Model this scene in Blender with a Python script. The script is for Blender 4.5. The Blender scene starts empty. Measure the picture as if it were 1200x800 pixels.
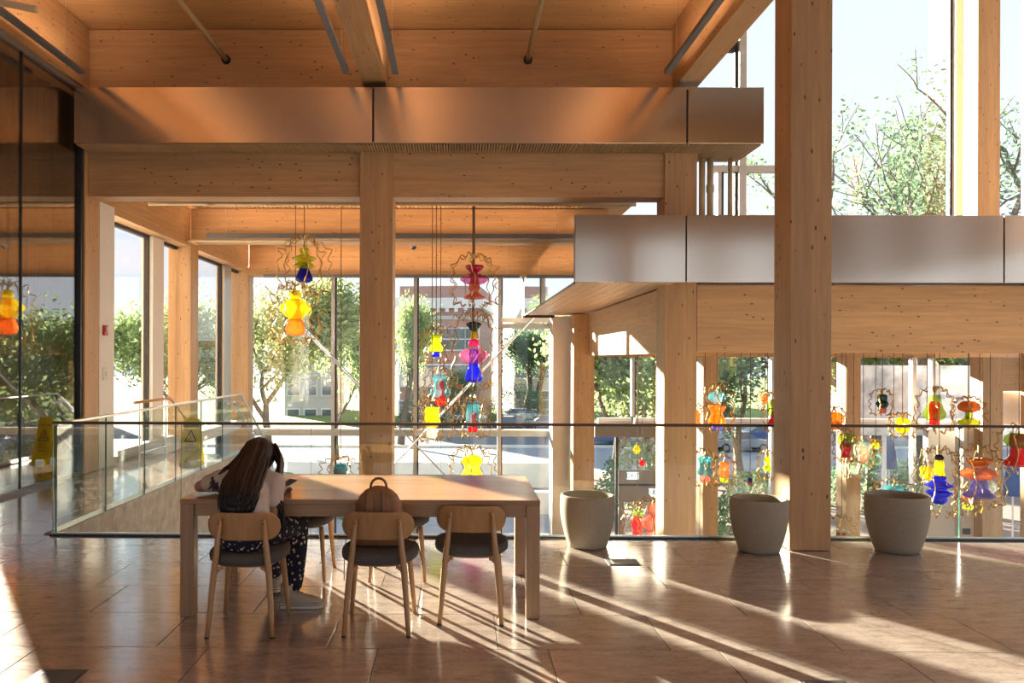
import bpy, bmesh, math, random
from mathutils import Vector, Matrix, Euler
R = math.radians
random.seed(7)
scene = bpy.context.scene
COL = scene.collection

# ---------------------------------------------------------------- camera
F_PX, EYE = 920.0, 1.63
YAW, ROLL = R(0.5), R(-0.19)
AX, AY = 538 - F_PX * math.tan(YAW), 420.0
cam_d = bpy.data.cameras.new('camera')
cam = bpy.data.objects.new('camera', cam_d)
COL.objects.link(cam)
cam.location = (0, 0, EYE)
cam.rotation_euler = (R(90), ROLL, YAW)
cam_d.sensor_width = 36.0
cam_d.lens = 36.0 * F_PX / 1200.0
cam_d.shift_x = (600 - AX) / 1200.0
cam_d.shift_y = (AY - 400) / 1200.0
cam_d.clip_start, cam_d.clip_end = 0.05, 600
scene.camera = cam
CAMROT = Euler((R(90), ROLL, YAW)).to_matrix()

def P(px, py, Y):
    """world point at depth Y for a position in the 1200x800 frame"""
    d = CAMROT @ Vector(((px - AX) / F_PX, -(py - AY) / F_PX, -1.0))
    t = Y / d.y
    return Vector((d.x * t, Y, EYE + d.z * t))
def PX(px, Y): return P(px, 420, Y).x
def PZ(py, Y, px=600): return P(px, py, Y).z

# ---------------------------------------------------------------- world, sun, exposure
world = bpy.data.worlds.new('sky_world'); scene.world = world
world.use_nodes = True
wn, wl = world.node_tree.nodes, world.node_tree.links
wn.clear()
w_out = wn.new('ShaderNodeOutputWorld'); w_bg = wn.new('ShaderNodeBackground')
w_tc = wn.new('ShaderNodeTexCoord'); w_sep = wn.new('ShaderNodeSeparateXYZ'); w_ramp = wn.new('ShaderNodeValToRGB')
wl.new(w_tc.outputs['Generated'], w_sep.inputs[0]); wl.new(w_sep.outputs['Z'], w_ramp.inputs[0])
w_ramp.color_ramp.elements[0].position = 0.0; w_ramp.color_ramp.elements[0].color = (0.90, 0.935, 1.0, 1)
w_ramp.color_ramp.elements[1].position = 0.75; w_ramp.color_ramp.elements[1].color = (0.62, 0.74, 1.0, 1)
wl.new(w_ramp.outputs[0], w_bg.inputs[0]); w_bg.inputs[1].default_value = 0.40
wl.new(w_bg.outputs[0], w_out.inputs[0])

SUN_EL = R(12.0)
SUN_DIR = Vector((0.563 * math.cos(SUN_EL), -0.826 * math.cos(SUN_EL), -math.sin(SUN_EL)))
sun_d = bpy.data.lights.new('sun', 'SUN'); sun_d.energy = 16.0; sun_d.angle = R(0.6); sun_d.color = (1.0, 0.86, 0.68)
sun = bpy.data.objects.new('sun', sun_d); COL.objects.link(sun)
sun.rotation_euler = SUN_DIR.to_track_quat('-Z', 'Y').to_euler(); sun.location = (-20, 30, 12)

vs = scene.view_settings
vs.view_transform = 'Standard'; vs.look = 'None'; vs.gamma = 1.0; vs.use_curve_mapping = False
vs.exposure = 1.68
scene.cycles.transparent_max_bounces = 40
scene.cycles.max_bounces = 10
scene.cycles.diffuse_bounces = 5
scene.cycles.sample_clamp_indirect = 6.0
scene.cycles.caustics_reflective = False
scene.cycles.caustics_refractive = False

# ---------------------------------------------------------------- materials
def newmat(name):
    m = bpy.data.materials.new(name); m.use_nodes = True
    nt = m.node_tree; nt.nodes.clear()
    out = nt.nodes.new('ShaderNodeOutputMaterial')
    return m, nt.nodes, nt.links, out
def N(ns, t, **kw):
    n = ns.new(t)
    for k, v in kw.items(): setattr(n, k, v)
    return n
def math_node(ns, ls, op, a, b=None):
    n = ns.new('ShaderNodeMath'); n.operation = op
    for i, v in enumerate((a, b)):
        if v is None: continue
        if isinstance(v, (int, float)): n.inputs[i].default_value = v
        else: ls.new(v, n.inputs[i])
    return n.outputs[0]
def mixc(ns, ls, fac, a, b, blend='MIX'):
    n = ns.new('ShaderNodeMixRGB'); n.blend_type = blend
    for i, v in enumerate((fac, a, b)):
        if isinstance(v, (int, float)): n.inputs[i].default_value = v
        elif isinstance(v, tuple): n.inputs[i].default_value = (*v, 1)
        else: ls.new(v, n.inputs[i])
    return n.outputs[0]
def coords(ns, ls, scale, kind='Object'):
    tc = ns.new('ShaderNodeTexCoord'); mp = ns.new('ShaderNodeMapping')
    mp.inputs['Scale'].default_value = scale
    ls.new(tc.outputs[kind], mp.inputs[0])
    return mp.outputs[0]
def noise(ns, ls, vec, scale, detail=4, rough=0.6):
    n = ns.new('ShaderNodeTexNoise'); n.inputs['Scale'].default_value = scale
    n.inputs['Detail'].default_value = detail; n.inputs['Roughness'].default_value = rough
    ls.new(vec, n.inputs['Vector']); return n
def ramp(ns, ls, fac, stops):
    n = ns.new('ShaderNodeValToRGB'); e = n.color_ramp.elements
    while len(e) < len(stops): e.new(0.5)
    for el, (p, c) in zip(e, stops): el.position = p; el.color = (*c, 1)
    ls.new(fac, n.inputs[0]); return n.outputs[0]
def principled(ns, ls, out, rough=0.5, metal=0.0, spec=0.5):
    p = ns.new('ShaderNodeBsdfPrincipled')
    p.inputs['Roughness'].default_value = rough; p.inputs['Metallic'].default_value = metal
    p.inputs['Specular IOR Level'].default_value = spec
    ls.new(p.outputs[0], out.inputs[0]); return p
def bump(ns, ls, h, strength, dist, p):
    b = ns.new('ShaderNodeBump'); b.inputs['Strength'].default_value = strength; b.inputs['Distance'].default_value = dist
    ls.new(h, b.inputs['Height']); ls.new(b.outputs[0], p.inputs['Normal'])

def plain(name, c, rough=0.5, metal=0.0, spec=0.5, var=0.06, scale=6.0, bmp=0.0):
    m, ns, ls, out = newmat(name)
    p = principled(ns, ls, out, rough, metal, spec)
    n = noise(ns, ls, coords(ns, ls, (1, 1, 1)), scale)
    lo = tuple(max(0, x * (1 - var)) for x in c); hi = tuple(min(1, x * (1 + var)) for x in c)
    ls.new(ramp(ns, ls, n.outputs[0], [(0.3, lo), (0.7, hi)]), p.inputs['Base Color'])
    if bmp: bump(ns, ls, n.outputs[0], bmp, 0.004, p)
    return m

def wood(name, axis, c, knots=True, lam=0.045, rough=0.45, contrast=0.18, lamc=0.10):
    """engineered timber: fine grain along one axis, laminations stacked across it, scattered knots"""
    m, ns, ls, out = newmat(name)
    p = principled(ns, ls, out, rough, 0, 0.35 if knots else 0.75)
    st = {'x': (0.06, 1, 1), 'y': (1, 0.06, 1), 'z': (1, 1, 0.06)}[axis]
    v = coords(ns, ls, st)
    g = noise(ns, ls, v, 28, 5, 0.65)
    big = noise(ns, ls, v, 3.0, 3, 0.5)
    f = math_node(ns, ls, 'ADD', math_node(ns, ls, 'MULTIPLY', g.outputs[0], 0.55), math_node(ns, ls, 'MULTIPLY', big.outputs[0], 0.45))
    lo = tuple(x * (1 - contrast) for x in c); hi = tuple(min(1, x * (1 + contrast)) for x in c)
    col = ramp(ns, ls, f, [(0.35, lo), (0.65, hi)])
    # laminations
    tc = ns.new('ShaderNodeTexCoord'); sp = ns.new('ShaderNodeSeparateXYZ'); ls.new(tc.outputs['Object'], sp.inputs[0])
    q = {'x': 'Z', 'y': 'Z', 'z': 'X'}[axis]
    fl = math_node(ns, ls, 'FLOOR', math_node(ns, ls, 'DIVIDE', sp.outputs[q], lam))
    wnz = ns.new('ShaderNodeTexWhiteNoise'); wnz.noise_dimensions = '1D'; ls.new(fl, wnz.inputs['W'])
    l2 = ramp(ns, ls, wnz.outputs[0], [(0, (1 - lamc,) * 3), (1, (1, 1, 1))])
    col = mixc(ns, ls, 1.0, col, l2, 'MULTIPLY')
    if knots:
        ks = {'x': (2.0, 5, 5), 'y': (5, 2.0, 5), 'z': (5, 5, 2.0)}[axis]
        vo = ns.new('ShaderNodeTexVoronoi'); vo.inputs['Scale'].default_value = 2.5
        ls.new(coords(ns, ls, ks), vo.inputs['Vector'])
        k = ramp(ns, ls, vo.outputs['Distance'], [(0.0, (0.16, 0.09, 0.05)), (0.085, (0.28, 0.16, 0.09)), (0.13, (1, 1, 1))])
        col = mixc(ns, ls, 1.0, col, k, 'MULTIPLY')
    ls.new(col, p.inputs['Base Color'])
    bump(ns, ls, g.outputs[0], 0.08, 0.003, p)
    return m

def schlick(ns, ls, base=0.04, top=0.9):
    lw = ns.new('ShaderNodeLayerWeight'); lw.inputs[0].default_value = 0.5
    p5 = math_node(ns, ls, 'POWER', lw.outputs['Facing'], 4.5)
    return math_node(ns, ls, 'ADD', math_node(ns, ls, 'MULTIPLY', p5, top), base)

def glass(name, tint=(0.97, 0.985, 0.98), base=0.025, rough=0.0, top=0.85):
    m, ns, ls, out = newmat(name)
    tr = ns.new('ShaderNodeBsdfTransparent'); tr.inputs[0].default_value = (*tint, 1)
    gl = ns.new('ShaderNodeBsdfGlossy'); gl.inputs['Roughness'].default_value = rough
    mx = ns.new('ShaderNodeMixShader'); ls.new(schlick(ns, ls, base, top), mx.inputs[0])
    ls.new(tr.outputs[0], mx.inputs[1]); ls.new(gl.outputs[0], mx.inputs[2]); ls.new(mx.outputs[0], out.inputs[0])
    return m

def art_glass(name, c, clear=0.45):
    """blown coloured glass: part clear tint, part milky translucent, glossy skin"""
    m, ns, ls, out = newmat(name)
    tr = ns.new('ShaderNodeBsdfTransparent'); tr.inputs[0].default_value = (*[x ** 0.6 for x in c], 1)
    tl = ns.new('ShaderNodeBsdfTranslucent'); df = ns.new('ShaderNodeBsdfDiffuse')
    n = noise(ns, ls, coords(ns, ls, (1, 1, 1)), 25)
    cc = ramp(ns, ls, n.outputs[0], [(0.3, tuple(x * 0.85 for x in c)), (0.7, tuple(min(1, x * 1.08) for x in c))])
    ls.new(cc, tl.inputs[0]); ls.new(cc, df.inputs[0])
    m0 = ns.new('ShaderNodeMixShader'); m0.inputs[0].default_value = 0.35
    ls.new(tl.outputs[0], m0.inputs[1]); ls.new(df.outputs[0], m0.inputs[2])
    m1 = ns.new('ShaderNodeMixShader'); m1.inputs[0].default_value = clear
    ls.new(m0.outputs[0], m1.inputs[1]); ls.new(tr.outputs[0], m1.inputs[2])
    gl = ns.new('ShaderNodeBsdfGlossy'); gl.inputs['Roughness'].default_value = 0.05
    m2 = ns.new('ShaderNodeMixShader'); ls.new(schlick(ns, ls, 0.04, 0.5), m2.inputs[0])
    ls.new(m1.outputs[0], m2.inputs[1]); ls.new(gl.outputs[0], m2.inputs[2]); ls.new(m2.outputs[0], out.inputs[0])
    return m

def emit(name, c, s):
    m, ns, ls, out = newmat(name)
    e = ns.new('ShaderNodeEmission'); e.inputs[0].default_value = (*c, 1); e.inputs[1].default_value = s
    ls.new(e.outputs[0], out.inputs[0]); return m

def stone_floor(name):
    m, ns, ls, out = newmat(name)
    p = principled(ns, ls, out, 0.2, 0, 0.9)
    oi = ns.new('ShaderNodeObjectInfo')
    tc = ns.new('ShaderNodeTexCoord'); va = ns.new('ShaderNodeVectorMath'); va.operation = 'ADD'
    sc = ns.new('ShaderNodeVectorMath'); sc.operation = 'SCALE'; ls.new(oi.outputs['Location'], sc.inputs[0]); sc.inputs['Scale'].default_value = 1.7
    ls.new(tc.outputs['Object'], va.inputs[0]); ls.new(sc.outputs[0], va.inputs[1])
    mp = ns.new('ShaderNodeMapping'); mp.inputs['Scale'].default_value = (0.5, 1.4, 1); ls.new(va.outputs[0], mp.inputs[0])
    n1 = noise(ns, ls, mp.outputs[0], 9, 8, 0.7); n2 = noise(ns, ls, mp.outputs[0], 60, 5, 0.7)
    f = math_node(ns, ls, 'ADD', math_node(ns, ls, 'MULTIPLY', n1.outputs[0], 0.6), math_node(ns, ls, 'MULTIPLY', n2.outputs[0], 0.4))
    col = ramp(ns, ls, f, [(0.36, (0.26, 0.20, 0.175)), (0.5, (0.43, 0.36, 0.325)), (0.64, (0.55, 0.48, 0.445))])
    tint = ramp(ns, ls, oi.outputs['Random'], [(0, (0.86, 0.84, 0.82)), (1, (1.06, 1.05, 1.04))])
    ls.new(mixc(ns, ls, 1.0, col, tint, 'MULTIPLY'), p.inputs['Base Color'])
    rr = ramp(ns, ls, n1.outputs[0], [(0.3, (0.11,) * 3), (0.7, (0.20,) * 3)]); ls.new(rr, p.inputs['Roughness'])
    p.inputs['Coat Weight'].default_value = 0.85; p.inputs['Coat IOR'].default_value = 1.75; p.inputs['Coat Roughness'].default_value = 0.13
    bump(ns, ls, n2.outputs[0], 0.05, 0.001, p)
    return m

def fabric_floral(name):
    m, ns, ls, out = newmat(name)
    p = principled(ns, ls, out, 0.85, 0, 0.2)
    vo = ns.new('ShaderNodeTexVoronoi'); vo.inputs['Scale'].default_value = 34; ls.new(coords(ns, ls, (1, 1, 1)), vo.inputs['Vector'])
    n = noise(ns, ls, coords(ns, ls, (1, 1, 1)), 60, 3)
    d = math_node(ns, ls, 'ADD', vo.outputs['Distance'], math_node(ns, ls, 'MULTIPLY', n.outputs[0], 0.75))
    ls.new(ramp(ns, ls, d, [(0.60, (0.72, 0.60, 0.47)), (0.66, (0.35, 0.26, 0.22)), (0.70, (0.022, 0.022, 0.04))]), p.inputs['Base Color'])
    return m

def brushed(name, c, rough=0.3, aniso=0.0):
    m, ns, ls, out = newmat(name)
    p = principled(ns, ls, out, rough, 1.0, 0.5)
    n = noise(ns, ls, coords(ns, ls, (1.5, 60, 60)), 6, 4)
    ls.new(ramp(ns, ls, n.outputs[0], [(0.3, tuple(x * 0.985 for x in c)), (0.7, c)]), p.inputs['Base Color'])
    if aniso:
        p.inputs['Anisotropic'].default_value = aniso
        tg = ns.new('ShaderNodeTangent'); tg.direction_type = 'RADIAL'; tg.axis = 'Z'; ls.new(tg.outputs[0], p.inputs['Tangent'])
    r2 = ramp(ns, ls, n.outputs[0], [(0.3, (rough * 0.98,) * 3), (0.7, (rough * 1.02,) * 3)]); ls.new(r2, p.inputs['Roughness'])
    return m

def leafmat(name, c):
    m, ns, ls, out = newmat(name)
    oi = ns.new('ShaderNodeObjectInfo')
    n = noise(ns, ls, coords(ns, ls, (1, 1, 1)), 1.6, 3)
    cc = ramp(ns, ls, n.outputs[0], [(0.3, tuple(x * 0.55 for x in c)), (0.7, tuple(min(1, x * 1.35) for x in c))])
    df = ns.new('ShaderNodeBsdfDiffuse'); tl = ns.new('ShaderNodeBsdfTranslucent'); mx = ns.new('ShaderNodeMixShader')
    mx.inputs[0].default_value = 0.5
    ls.new(cc, df.inputs[0]); ls.new(cc, tl.inputs[0]); ls.new(df.outputs[0], mx.inputs[1]); ls.new(tl.outputs[0], mx.inputs[2])
    ls.new(mx.outputs[0], out.inputs[0]); return m

def brickmat(name, c1, c2, mortar, sc=1.0):
    m, ns, ls, out = newmat(name)
    p = principled(ns, ls, out, 0.9, 0, 0.2)
    b = ns.new('ShaderNodeTexBrick'); b.inputs['Scale'].default_value = sc
    b.inputs['Color1'].default_value = (*c1, 1); b.inputs['Color2'].default_value = (*c2, 1); b.inputs['Mortar'].default_value = (*mortar, 1)
    tc = ns.new('ShaderNodeTexCoord'); mp = ns.new('ShaderNodeMapping'); mp.inputs['Rotation'].default_value = (R(90), 0, 0)
    mp.inputs['Scale'].default_value = (1.2, 1.2, 1.2)
    ls.new(tc.outputs['Object'], mp.inputs[0]); ls.new(mp.outputs[0], b.inputs['Vector'])
    ls.new(b.outputs['Color'], p.inputs['Base Color']); return m

WOODC = (0.58, 0.355, 0.175)
M = {}
M['wx'] = wood('timber_along_x', 'x', WOODC); M['wy'] = wood('timber_along_y', 'y', WOODC); M['wz'] = wood('timber_along_z', 'z', WOODC, lam=0.16, lamc=0.14)
M['clt'] = wood('timber_ceiling', 'x', (0.60, 0.36, 0.17), lam=0.05)
M['soffit'] = wood('soffit_board', 'y', (0.50, 0.37, 0.25), lam=9, lamc=0.0, contrast=0.22)
M['slat'] = wood('slat_oak', 'y', (0.55, 0.38, 0.22), knots=False)
M['oak'] = wood('furniture_oak', 'x', (0.41, 0.24, 0.12), knots=False, lam=0.09, rough=0.22, lamc=0.05, contrast=0.22)
M['oakz'] = wood('furniture_oak_upright', 'z', (0.41, 0.24, 0.12), knots=False, lam=0.09, rough=0.35, lamc=0.05, contrast=0.22)
M['chairwood'] = wood('chair_oak', 'z', (0.45, 0.24, 0.095), knots=False, lam=0.5, rough=0.35, lamc=0.0, contrast=0.2)
M['floor'] = stone_floor('polished_stone')
M['grout'] = plain('grout', (0.10, 0.08, 0.07), 0.8)
M['stonepanel'] = plain('stone_cladding', (0.36, 0.31, 0.26), 0.5, var=0.30, scale=7)
M['fascia'] = brushed('satin_metal', (0.68, 0.59, 0.50), 0.15, 0.6)
M['mirror'] = plain('polished_edge_metal', (0.86, 0.88, 0.9), 0.03, 1.0, var=0.01)
M['glass'] = glass('window_glass')
M['railglass'] = glass('railing_glass', (0.94, 0.97, 0.96), 0.03, top=0.6)
M['darkglass'] = glass('tinted_partition_glass', (0.80, 0.78, 0.76), 0.27, top=0.65)
M['greenedge'] = plain('glass_edge', (0.05, 0.22, 0.17), 0.15)
M['bronze'] = plain('bronze_rail', (0.10, 0.06, 0.045), 0.35, 0.8)
M['steel'] = brushed('brushed_steel', (0.75, 0.76, 0.78), 0.28)
M['dark'] = plain('dark_frame', (0.028, 0.028, 0.032), 0.4, 0.3)
M['alu'] = plain('grey_aluminium', (0.46, 0.47, 0.48), 0.4, 0.6)
M['white'] = plain('white_paint', (0.80, 0.79, 0.77), 0.55, var=0.02)
M['offwhite'] = plain('warm_white_panel', (0.66, 0.60, 0.55), 0.55, var=0.03)
M['pipe'] = plain('cream_pipe', (0.62, 0.50, 0.30), 0.4)
M['striphousing'] = plain('grey_light_housing', (0.22, 0.23, 0.25), 0.4, 0.5)
M['striplight'] = emit('warm_uplight', (1.0, 0.66, 0.42), 11.5)
M['black'] = plain('black_rubber', (0.015, 0.015, 0.016), 0.6)
M['planter'] = plain('sandstone_planter', (0.36, 0.325, 0.25), 0.9, var=0.12, scale=90, bmp=0.35)
M['soil'] = plain('dry_planter_inside', (0.16, 0.13, 0.10), 0.95)
M['cushion'] = plain('grey_seat_fabric', (0.10, 0.092, 0.085), 0.95, var=0.3, scale=160, bmp=0.3)
M['leather'] = plain('brown_leather', (0.31, 0.135, 0.052), 0.5, var=0.22, scale=18, bmp=0.2)
M['leatherd'] = plain('dark_leather_strap', (0.22, 0.095, 0.04), 0.5, var=0.15, scale=18)
M['skin'] = plain('skin', (0.42, 0.225, 0.15), 0.5, var=0.05)
M['hair'] = plain('dark_hair', (0.018, 0.011, 0.008), 0.42, var=0.4, scale=40)
M['shirt'] = plain('cream_shirt', (0.62, 0.51, 0.43), 0.85, var=0.06, scale=20, bmp=0.2)
M['floral'] = fabric_floral('floral_trousers')
M['canvas'] = plain('cream_canvas', (0.52, 0.44, 0.34), 0.85, scale=80)
M['sole'] = plain('white_rubber_sole', (0.68, 0.64, 0.57), 0.6)
M['yellow'] = leafmat('sign_yellow_plastic', (1.0, 0.72, 0.02))
M['ink'] = plain('black_print', (0.02, 0.02, 0.02), 0.5)
M['red'] = plain('alarm_red', (0.45, 0.02, 0.015), 0.4)
M['plate'] = plain('switch_plate', (0.72, 0.71, 0.69), 0.4, var=0.01)
M['floorbox'] = plain('floor_box_metal', (0.07, 0.075, 0.07), 0.45, 0.3)
M['curtain'] = plain('brown_curtain', (0.42, 0.29, 0.18), 0.9, var=0.15)
M['brass'] = plain('brass_wire', (0.52, 0.34, 0.12), 0.3, 1.0)
M['cord'] = plain('brown_cord', (0.17, 0.10, 0.06), 0.6)
M['asphalt'] = plain('asphalt', (0.16, 0.17, 0.19), 0.8, var=0.15)
M['paving'] = plain('pale_paving', (0.30, 0.32, 0.36), 0.8, var=0.1, scale=2)
M['brickpave'] = brickmat('brick_paving', (0.30, 0.22, 0.20), (0.36, 0.27, 0.24), (0.22, 0.19, 0.18), 2.5)
M['grass'] = plain('lawn', (0.12, 0.20, 0.05), 0.95, var=0.3, scale=3)
M['concrete'] = plain('pale_concrete', (0.72, 0.72, 0.70), 0.8, var=0.04, scale=1.2)
M['brick'] = brickmat('red_brick', (0.42, 0.22, 0.18), (0.48, 0.27, 0.22), (0.5, 0.44, 0.4), 3.0)
M['stone'] = plain('limestone', (0.55, 0.53, 0.50), 0.85, var=0.1)
M['roofing'] = plain('slate_roof', (0.25, 0.26, 0.28), 0.8, var=0.1)
M['bark'] = plain('bark', (0.13, 0.10, 0.075), 0.95, var=0.3, scale=8)
M['leaf1'] = leafmat('leaf_olive', (0.29, 0.38, 0.17)); M['leaf2'] = leafmat('leaf_green', (0.19, 0.30, 0.17)); M['leaf3'] = leafmat('leaf_yellow', (0.40, 0.44, 0.20))
M['winglass'] = plain('far_window_glass', (0.10, 0.13, 0.17), 0.08, 0.0, 0.8)
M['carwhite'] = plain('car_white', (0.75, 0.76, 0.78), 0.2, 0, 0.6, var=0.01); M['carblue'] = plain('car_blue', (0.10, 0.17, 0.38), 0.2, 0.2, var=0.01)
M['cardark'] = plain('car_dark', (0.05, 0.055, 0.07), 0.2, 0.2, var=0.01); M['carsilver'] = plain('car_silver', (0.42, 0.45, 0.50), 0.25, 0.6, var=0.01)
M['canopyblue'] = plain('parasol_blue', (0.04, 0.09, 0.26), 0.8)
M['hoarding'] = leafmat('white_hoarding_sheet', (0.78, 0.78, 0.78))
M['signface'] = emit('lit_sign_face', (0.95, 1.0, 0.96), 0.55)
M['green'] = plain('exit_green', (0.02, 0.22, 0.09), 0.5)
M['doorstone'] = plain('taupe_door_panel', (0.27, 0.22, 0.18), 0.45, var=0.06)

# ---------------------------------------------------------------- mesh helpers
class MB:
    def __init__(s): s.v = []; s.f = []
    def add(s, vs, fs):
        o = len(s.v); s.v += [tuple(x) for x in vs]; s.f += [tuple(i + o for i in f) for f in fs]; return s
    def box(s, x0, x1, y0, y1, z0, z1):
        return s.add([(x0, y0, z0), (x1, y0, z0), (x1, y1, z0), (x0, y1, z0), (x0, y0, z1), (x1, y0, z1), (x1, y1, z1), (x0, y1, z1)],
                     [(0, 3, 2, 1), (4, 5, 6, 7), (0, 1, 5, 4), (1, 2, 6, 5), (2, 3, 7, 6), (3, 0, 4, 7)])
    def cbox(s, x, y, z, sx, sy, sz): return s.box(x - sx / 2, x + sx / 2, y - sy / 2, y + sy / 2, z - sz / 2, z + sz / 2)
    def tube(s, pts, rad, seg=8, cap=True, flat=1.0):
        pts = [Vector(p) for p in pts]; n = len(pts)
        if isinstance(rad, (int, float)): rad = [rad] * n
        vs, fs = [], []
        prev = None
        for i, p in enumerate(pts):
            t = (pts[min(i + 1, n - 1)] - pts[max(i - 1, 0)]).normalized()
            if prev is None:
                a = Vector((0, 0, 1)) if abs(t.z) < 0.9 else Vector((0, 1, 0))
                u = t.cross(a).normalized()
            else:
                u = (prev - t * prev.dot(t)).normalized()
            prev = u; w = t.cross(u)
            for k in range(seg):
                an = 2 * math.pi * k / seg
                vs.append(p + u * math.cos(an) * rad[i] + w * math.sin(an) * rad[i] * flat)
        for i in range(n - 1):
            for k in range(seg):
                k2 = (k + 1) % seg
                fs.append((i * seg + k, i * seg + k2, (i + 1) * seg + k2, (i + 1) * seg + k))
        if cap:
            fs.append(tuple(reversed(range(seg)))); fs.append(tuple((n - 1) * seg + k for k in range(seg)))
        return s.add(vs, fs)
    def lathe(s, prof, seg=24, c=(0, 0, 0), cap=True, ribs=0, ribamp=0.0):
        """prof: [(r, z)...]"""
        vs, fs = [], []
        n = len(prof)
        for r, z in prof:
            for k in range(seg):
                a = 2 * math.pi * k / seg
                rr = r * (1 + (ribamp * math.cos(ribs * a) if ribs else 0))
                vs.append((c[0] + rr * math.cos(a), c[1] + rr * math.sin(a), c[2] + z))
        for i in range(n - 1):
            for k in range(seg):
                k2 = (k + 1) % seg
                fs.append((i * seg + k, i * seg + k2, (i + 1) * seg + k2, (i + 1) * seg + k))
        if cap:
            fs.append(tuple(reversed(range(seg)))); fs.append(tuple((n - 1) * seg + k for k in range(seg)))
        return s.add(vs, fs)
    def prism(s, poly, y0, y1, axis='y'):
        n = len(poly)
        if axis == 'y': vs = [(a, y0, b) for a, b in poly] + [(a, y1, b) for a, b in poly]
        elif axis == 'x': vs = [(y0, a, b) for a, b in poly] + [(y1, a, b) for a, b in poly]
        else: vs = [(a, b, y0) for a, b in poly] + [(a, b, y1) for a, b in poly]
        fs = [tuple(range(n)), tuple(reversed(range(n, 2 * n)))]
        fs += [(i, n + i, n + (i + 1) % n, (i + 1) % n) for i in range(n)]
        return s.add(vs, fs)
    def mesh(s, name, smooth=False, bevel=0.0):
        me = bpy.data.meshes.new(name); me.from_pydata(s.v, [], s.f)
        bm = bmesh.new(); bm.from_mesh(me)
        if bevel:
            bmesh.ops.bevel(bm, geom=[e for e in bm.edges], offset=bevel, segments=2 if bevel > 0.004 else 1, affect='EDGES', profile=0.5)
        bmesh.ops.recalc_face_normals(bm, faces=bm.faces)
        bm.to_mesh(me); bm.free()
        if smooth:
            for p in me.polygons: p.use_smooth = True
        me.update(); return me
    def build(s, name, mat, parent=None, smooth=False, bevel=0.0):
        return link(name, s.mesh(name, smooth, bevel), mat, parent)

def link(name, me, mat, parent=None):
    if mat is not None and not me.materials: me.materials.append(M[mat] if isinstance(mat, str) else mat)
    o = bpy.data.objects.new(name, me); COL.objects.link(o)
    if parent is not None: o.parent = parent
    return o
def empty(name, loc=(0, 0, 0), rz=0.0):
    o = bpy.data.objects.new(name, None); COL.objects.link(o); o.location = loc; o.rotation_euler = (0, 0, rz)
    o.empty_display_size = 0.1; return o
def tag(o, label=None, cat=None, group=None, kind=None):
    if label: o['label'] = label
    if cat: o['category'] = cat
    if group: o['group'] = group
    if kind: o['kind'] = kind
    return o
def struct(o, label=None):
    o['kind'] = 'structure'
    if label: o['label'] = label
    return o
def box(name, mat, b, parent=None, bevel=0.0): return MB().box(*b).build(name, mat, parent, bevel=bevel)
def copy_tree(o, parent=None):
    c = o.copy(); COL.objects.link(c); c.parent = parent
    for ch in [x for x in KIDS.get(o.name, [])]: copy_tree(ch, c)
    return c
KIDS = {}
def remember(root):
    for o in list(COL.objects):
        if o.parent is not None: KIDS.setdefault(o.parent.name, [])
        if o.parent is not None and o not in KIDS[o.parent.name]: KIDS[o.parent.name].append(o)
def text_mesh(body, size, ext=0.001, align='CENTER'):
    cu = bpy.data.curves.new('lettering', 'FONT'); cu.body = body; cu.size = size; cu.extrude = ext; cu.align_x = align; cu.align_y = 'CENTER'
    cu.resolution_u = 2
    o = bpy.data.objects.new('lettering_tmp', cu); COL.objects.link(o)
    dg = bpy.context.evaluated_depsgraph_get(); dg.update()
    me = bpy.data.meshes.new_from_object(o.evaluated_get(dg))
    bpy.data.objects.remove(o); bpy.data.curves.remove(cu)
    return me
# ================================================================ STRUCTURE
RAIL_Y, RAIL_X = 7.14, -3.71
WALK_END = 13.3
# ---- floor: substrate plus individual stone tiles
fl = MB().box(-9.5, 13.0, -7, RAIL_Y + 0.03, -0.45, -0.007).box(-9.5, RAIL_X - 0.02, RAIL_Y + 0.03, 11.2, -0.45, -0.007)
fl.box(-5.7, RAIL_X - 0.02, 11.2, WALK_END, -0.45, -0.007)
floor = struct(fl.build('floor', 'grout'), 'polished brown stone tile floor of the upper landing')
def tile(x0, x1, y0, y1):
    g = 0.0028
    me = MB().box(-(x1 - x0) / 2 + g, (x1 - x0) / 2 - g, -(y1 - y0) / 2 + g, (y1 - y0) / 2 - g, -0.02, 0).mesh('tile', bevel=0.0012)
    o = link('tile', me, 'floor', floor); o.location = ((x0 + x1) / 2, (y0 + y1) / 2, 0)
row_edges = [RAIL_Y + 0.02, 6.80]
y = 6.80
while y > 2.4: y -= 0.598; row_edges.append(y)
offs = {0: 0.3, 1: -0.12, 2: 0.47, 3: 0.786, 4: 0.226, 5: -0.45, 6: 0.1, 7: 0.5, 8: 0.2}
for i in range(len(row_edges) - 1):
    L = (1.0, 0.98, 1.02, 1.05, 0.965, 0.955, 1.0, 0.98, 1.0)[i % 9]
    x = offs.get(i, 0) - math.ceil((offs.get(i, 0) + 9.4) / L) * L
    while x < 8.6:
        if x > (-9.5 if i < 4 else -6): tile(max(x, -9.5), x + L, row_edges[i + 1], row_edges[i])
        x += L
yy, i = RAIL_Y + 0.02, 0
while yy < WALK_END - 0.1:
    y1 = min(yy + 0.598, WALK_END)
    xs = [-9.5, -8.6, -7.4, -6.4, -5.30, -4.42 + (0.35 if i % 2 else 0), RAIL_X - 0.02] if y1 < 11.2 else [-5.70, -4.42 + (0.35 if i % 2 else 0), RAIL_X - 0.02]
    for a, b in zip(xs, xs[1:]): tile(a, b, yy, y1)
    yy = y1; i += 1
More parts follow.
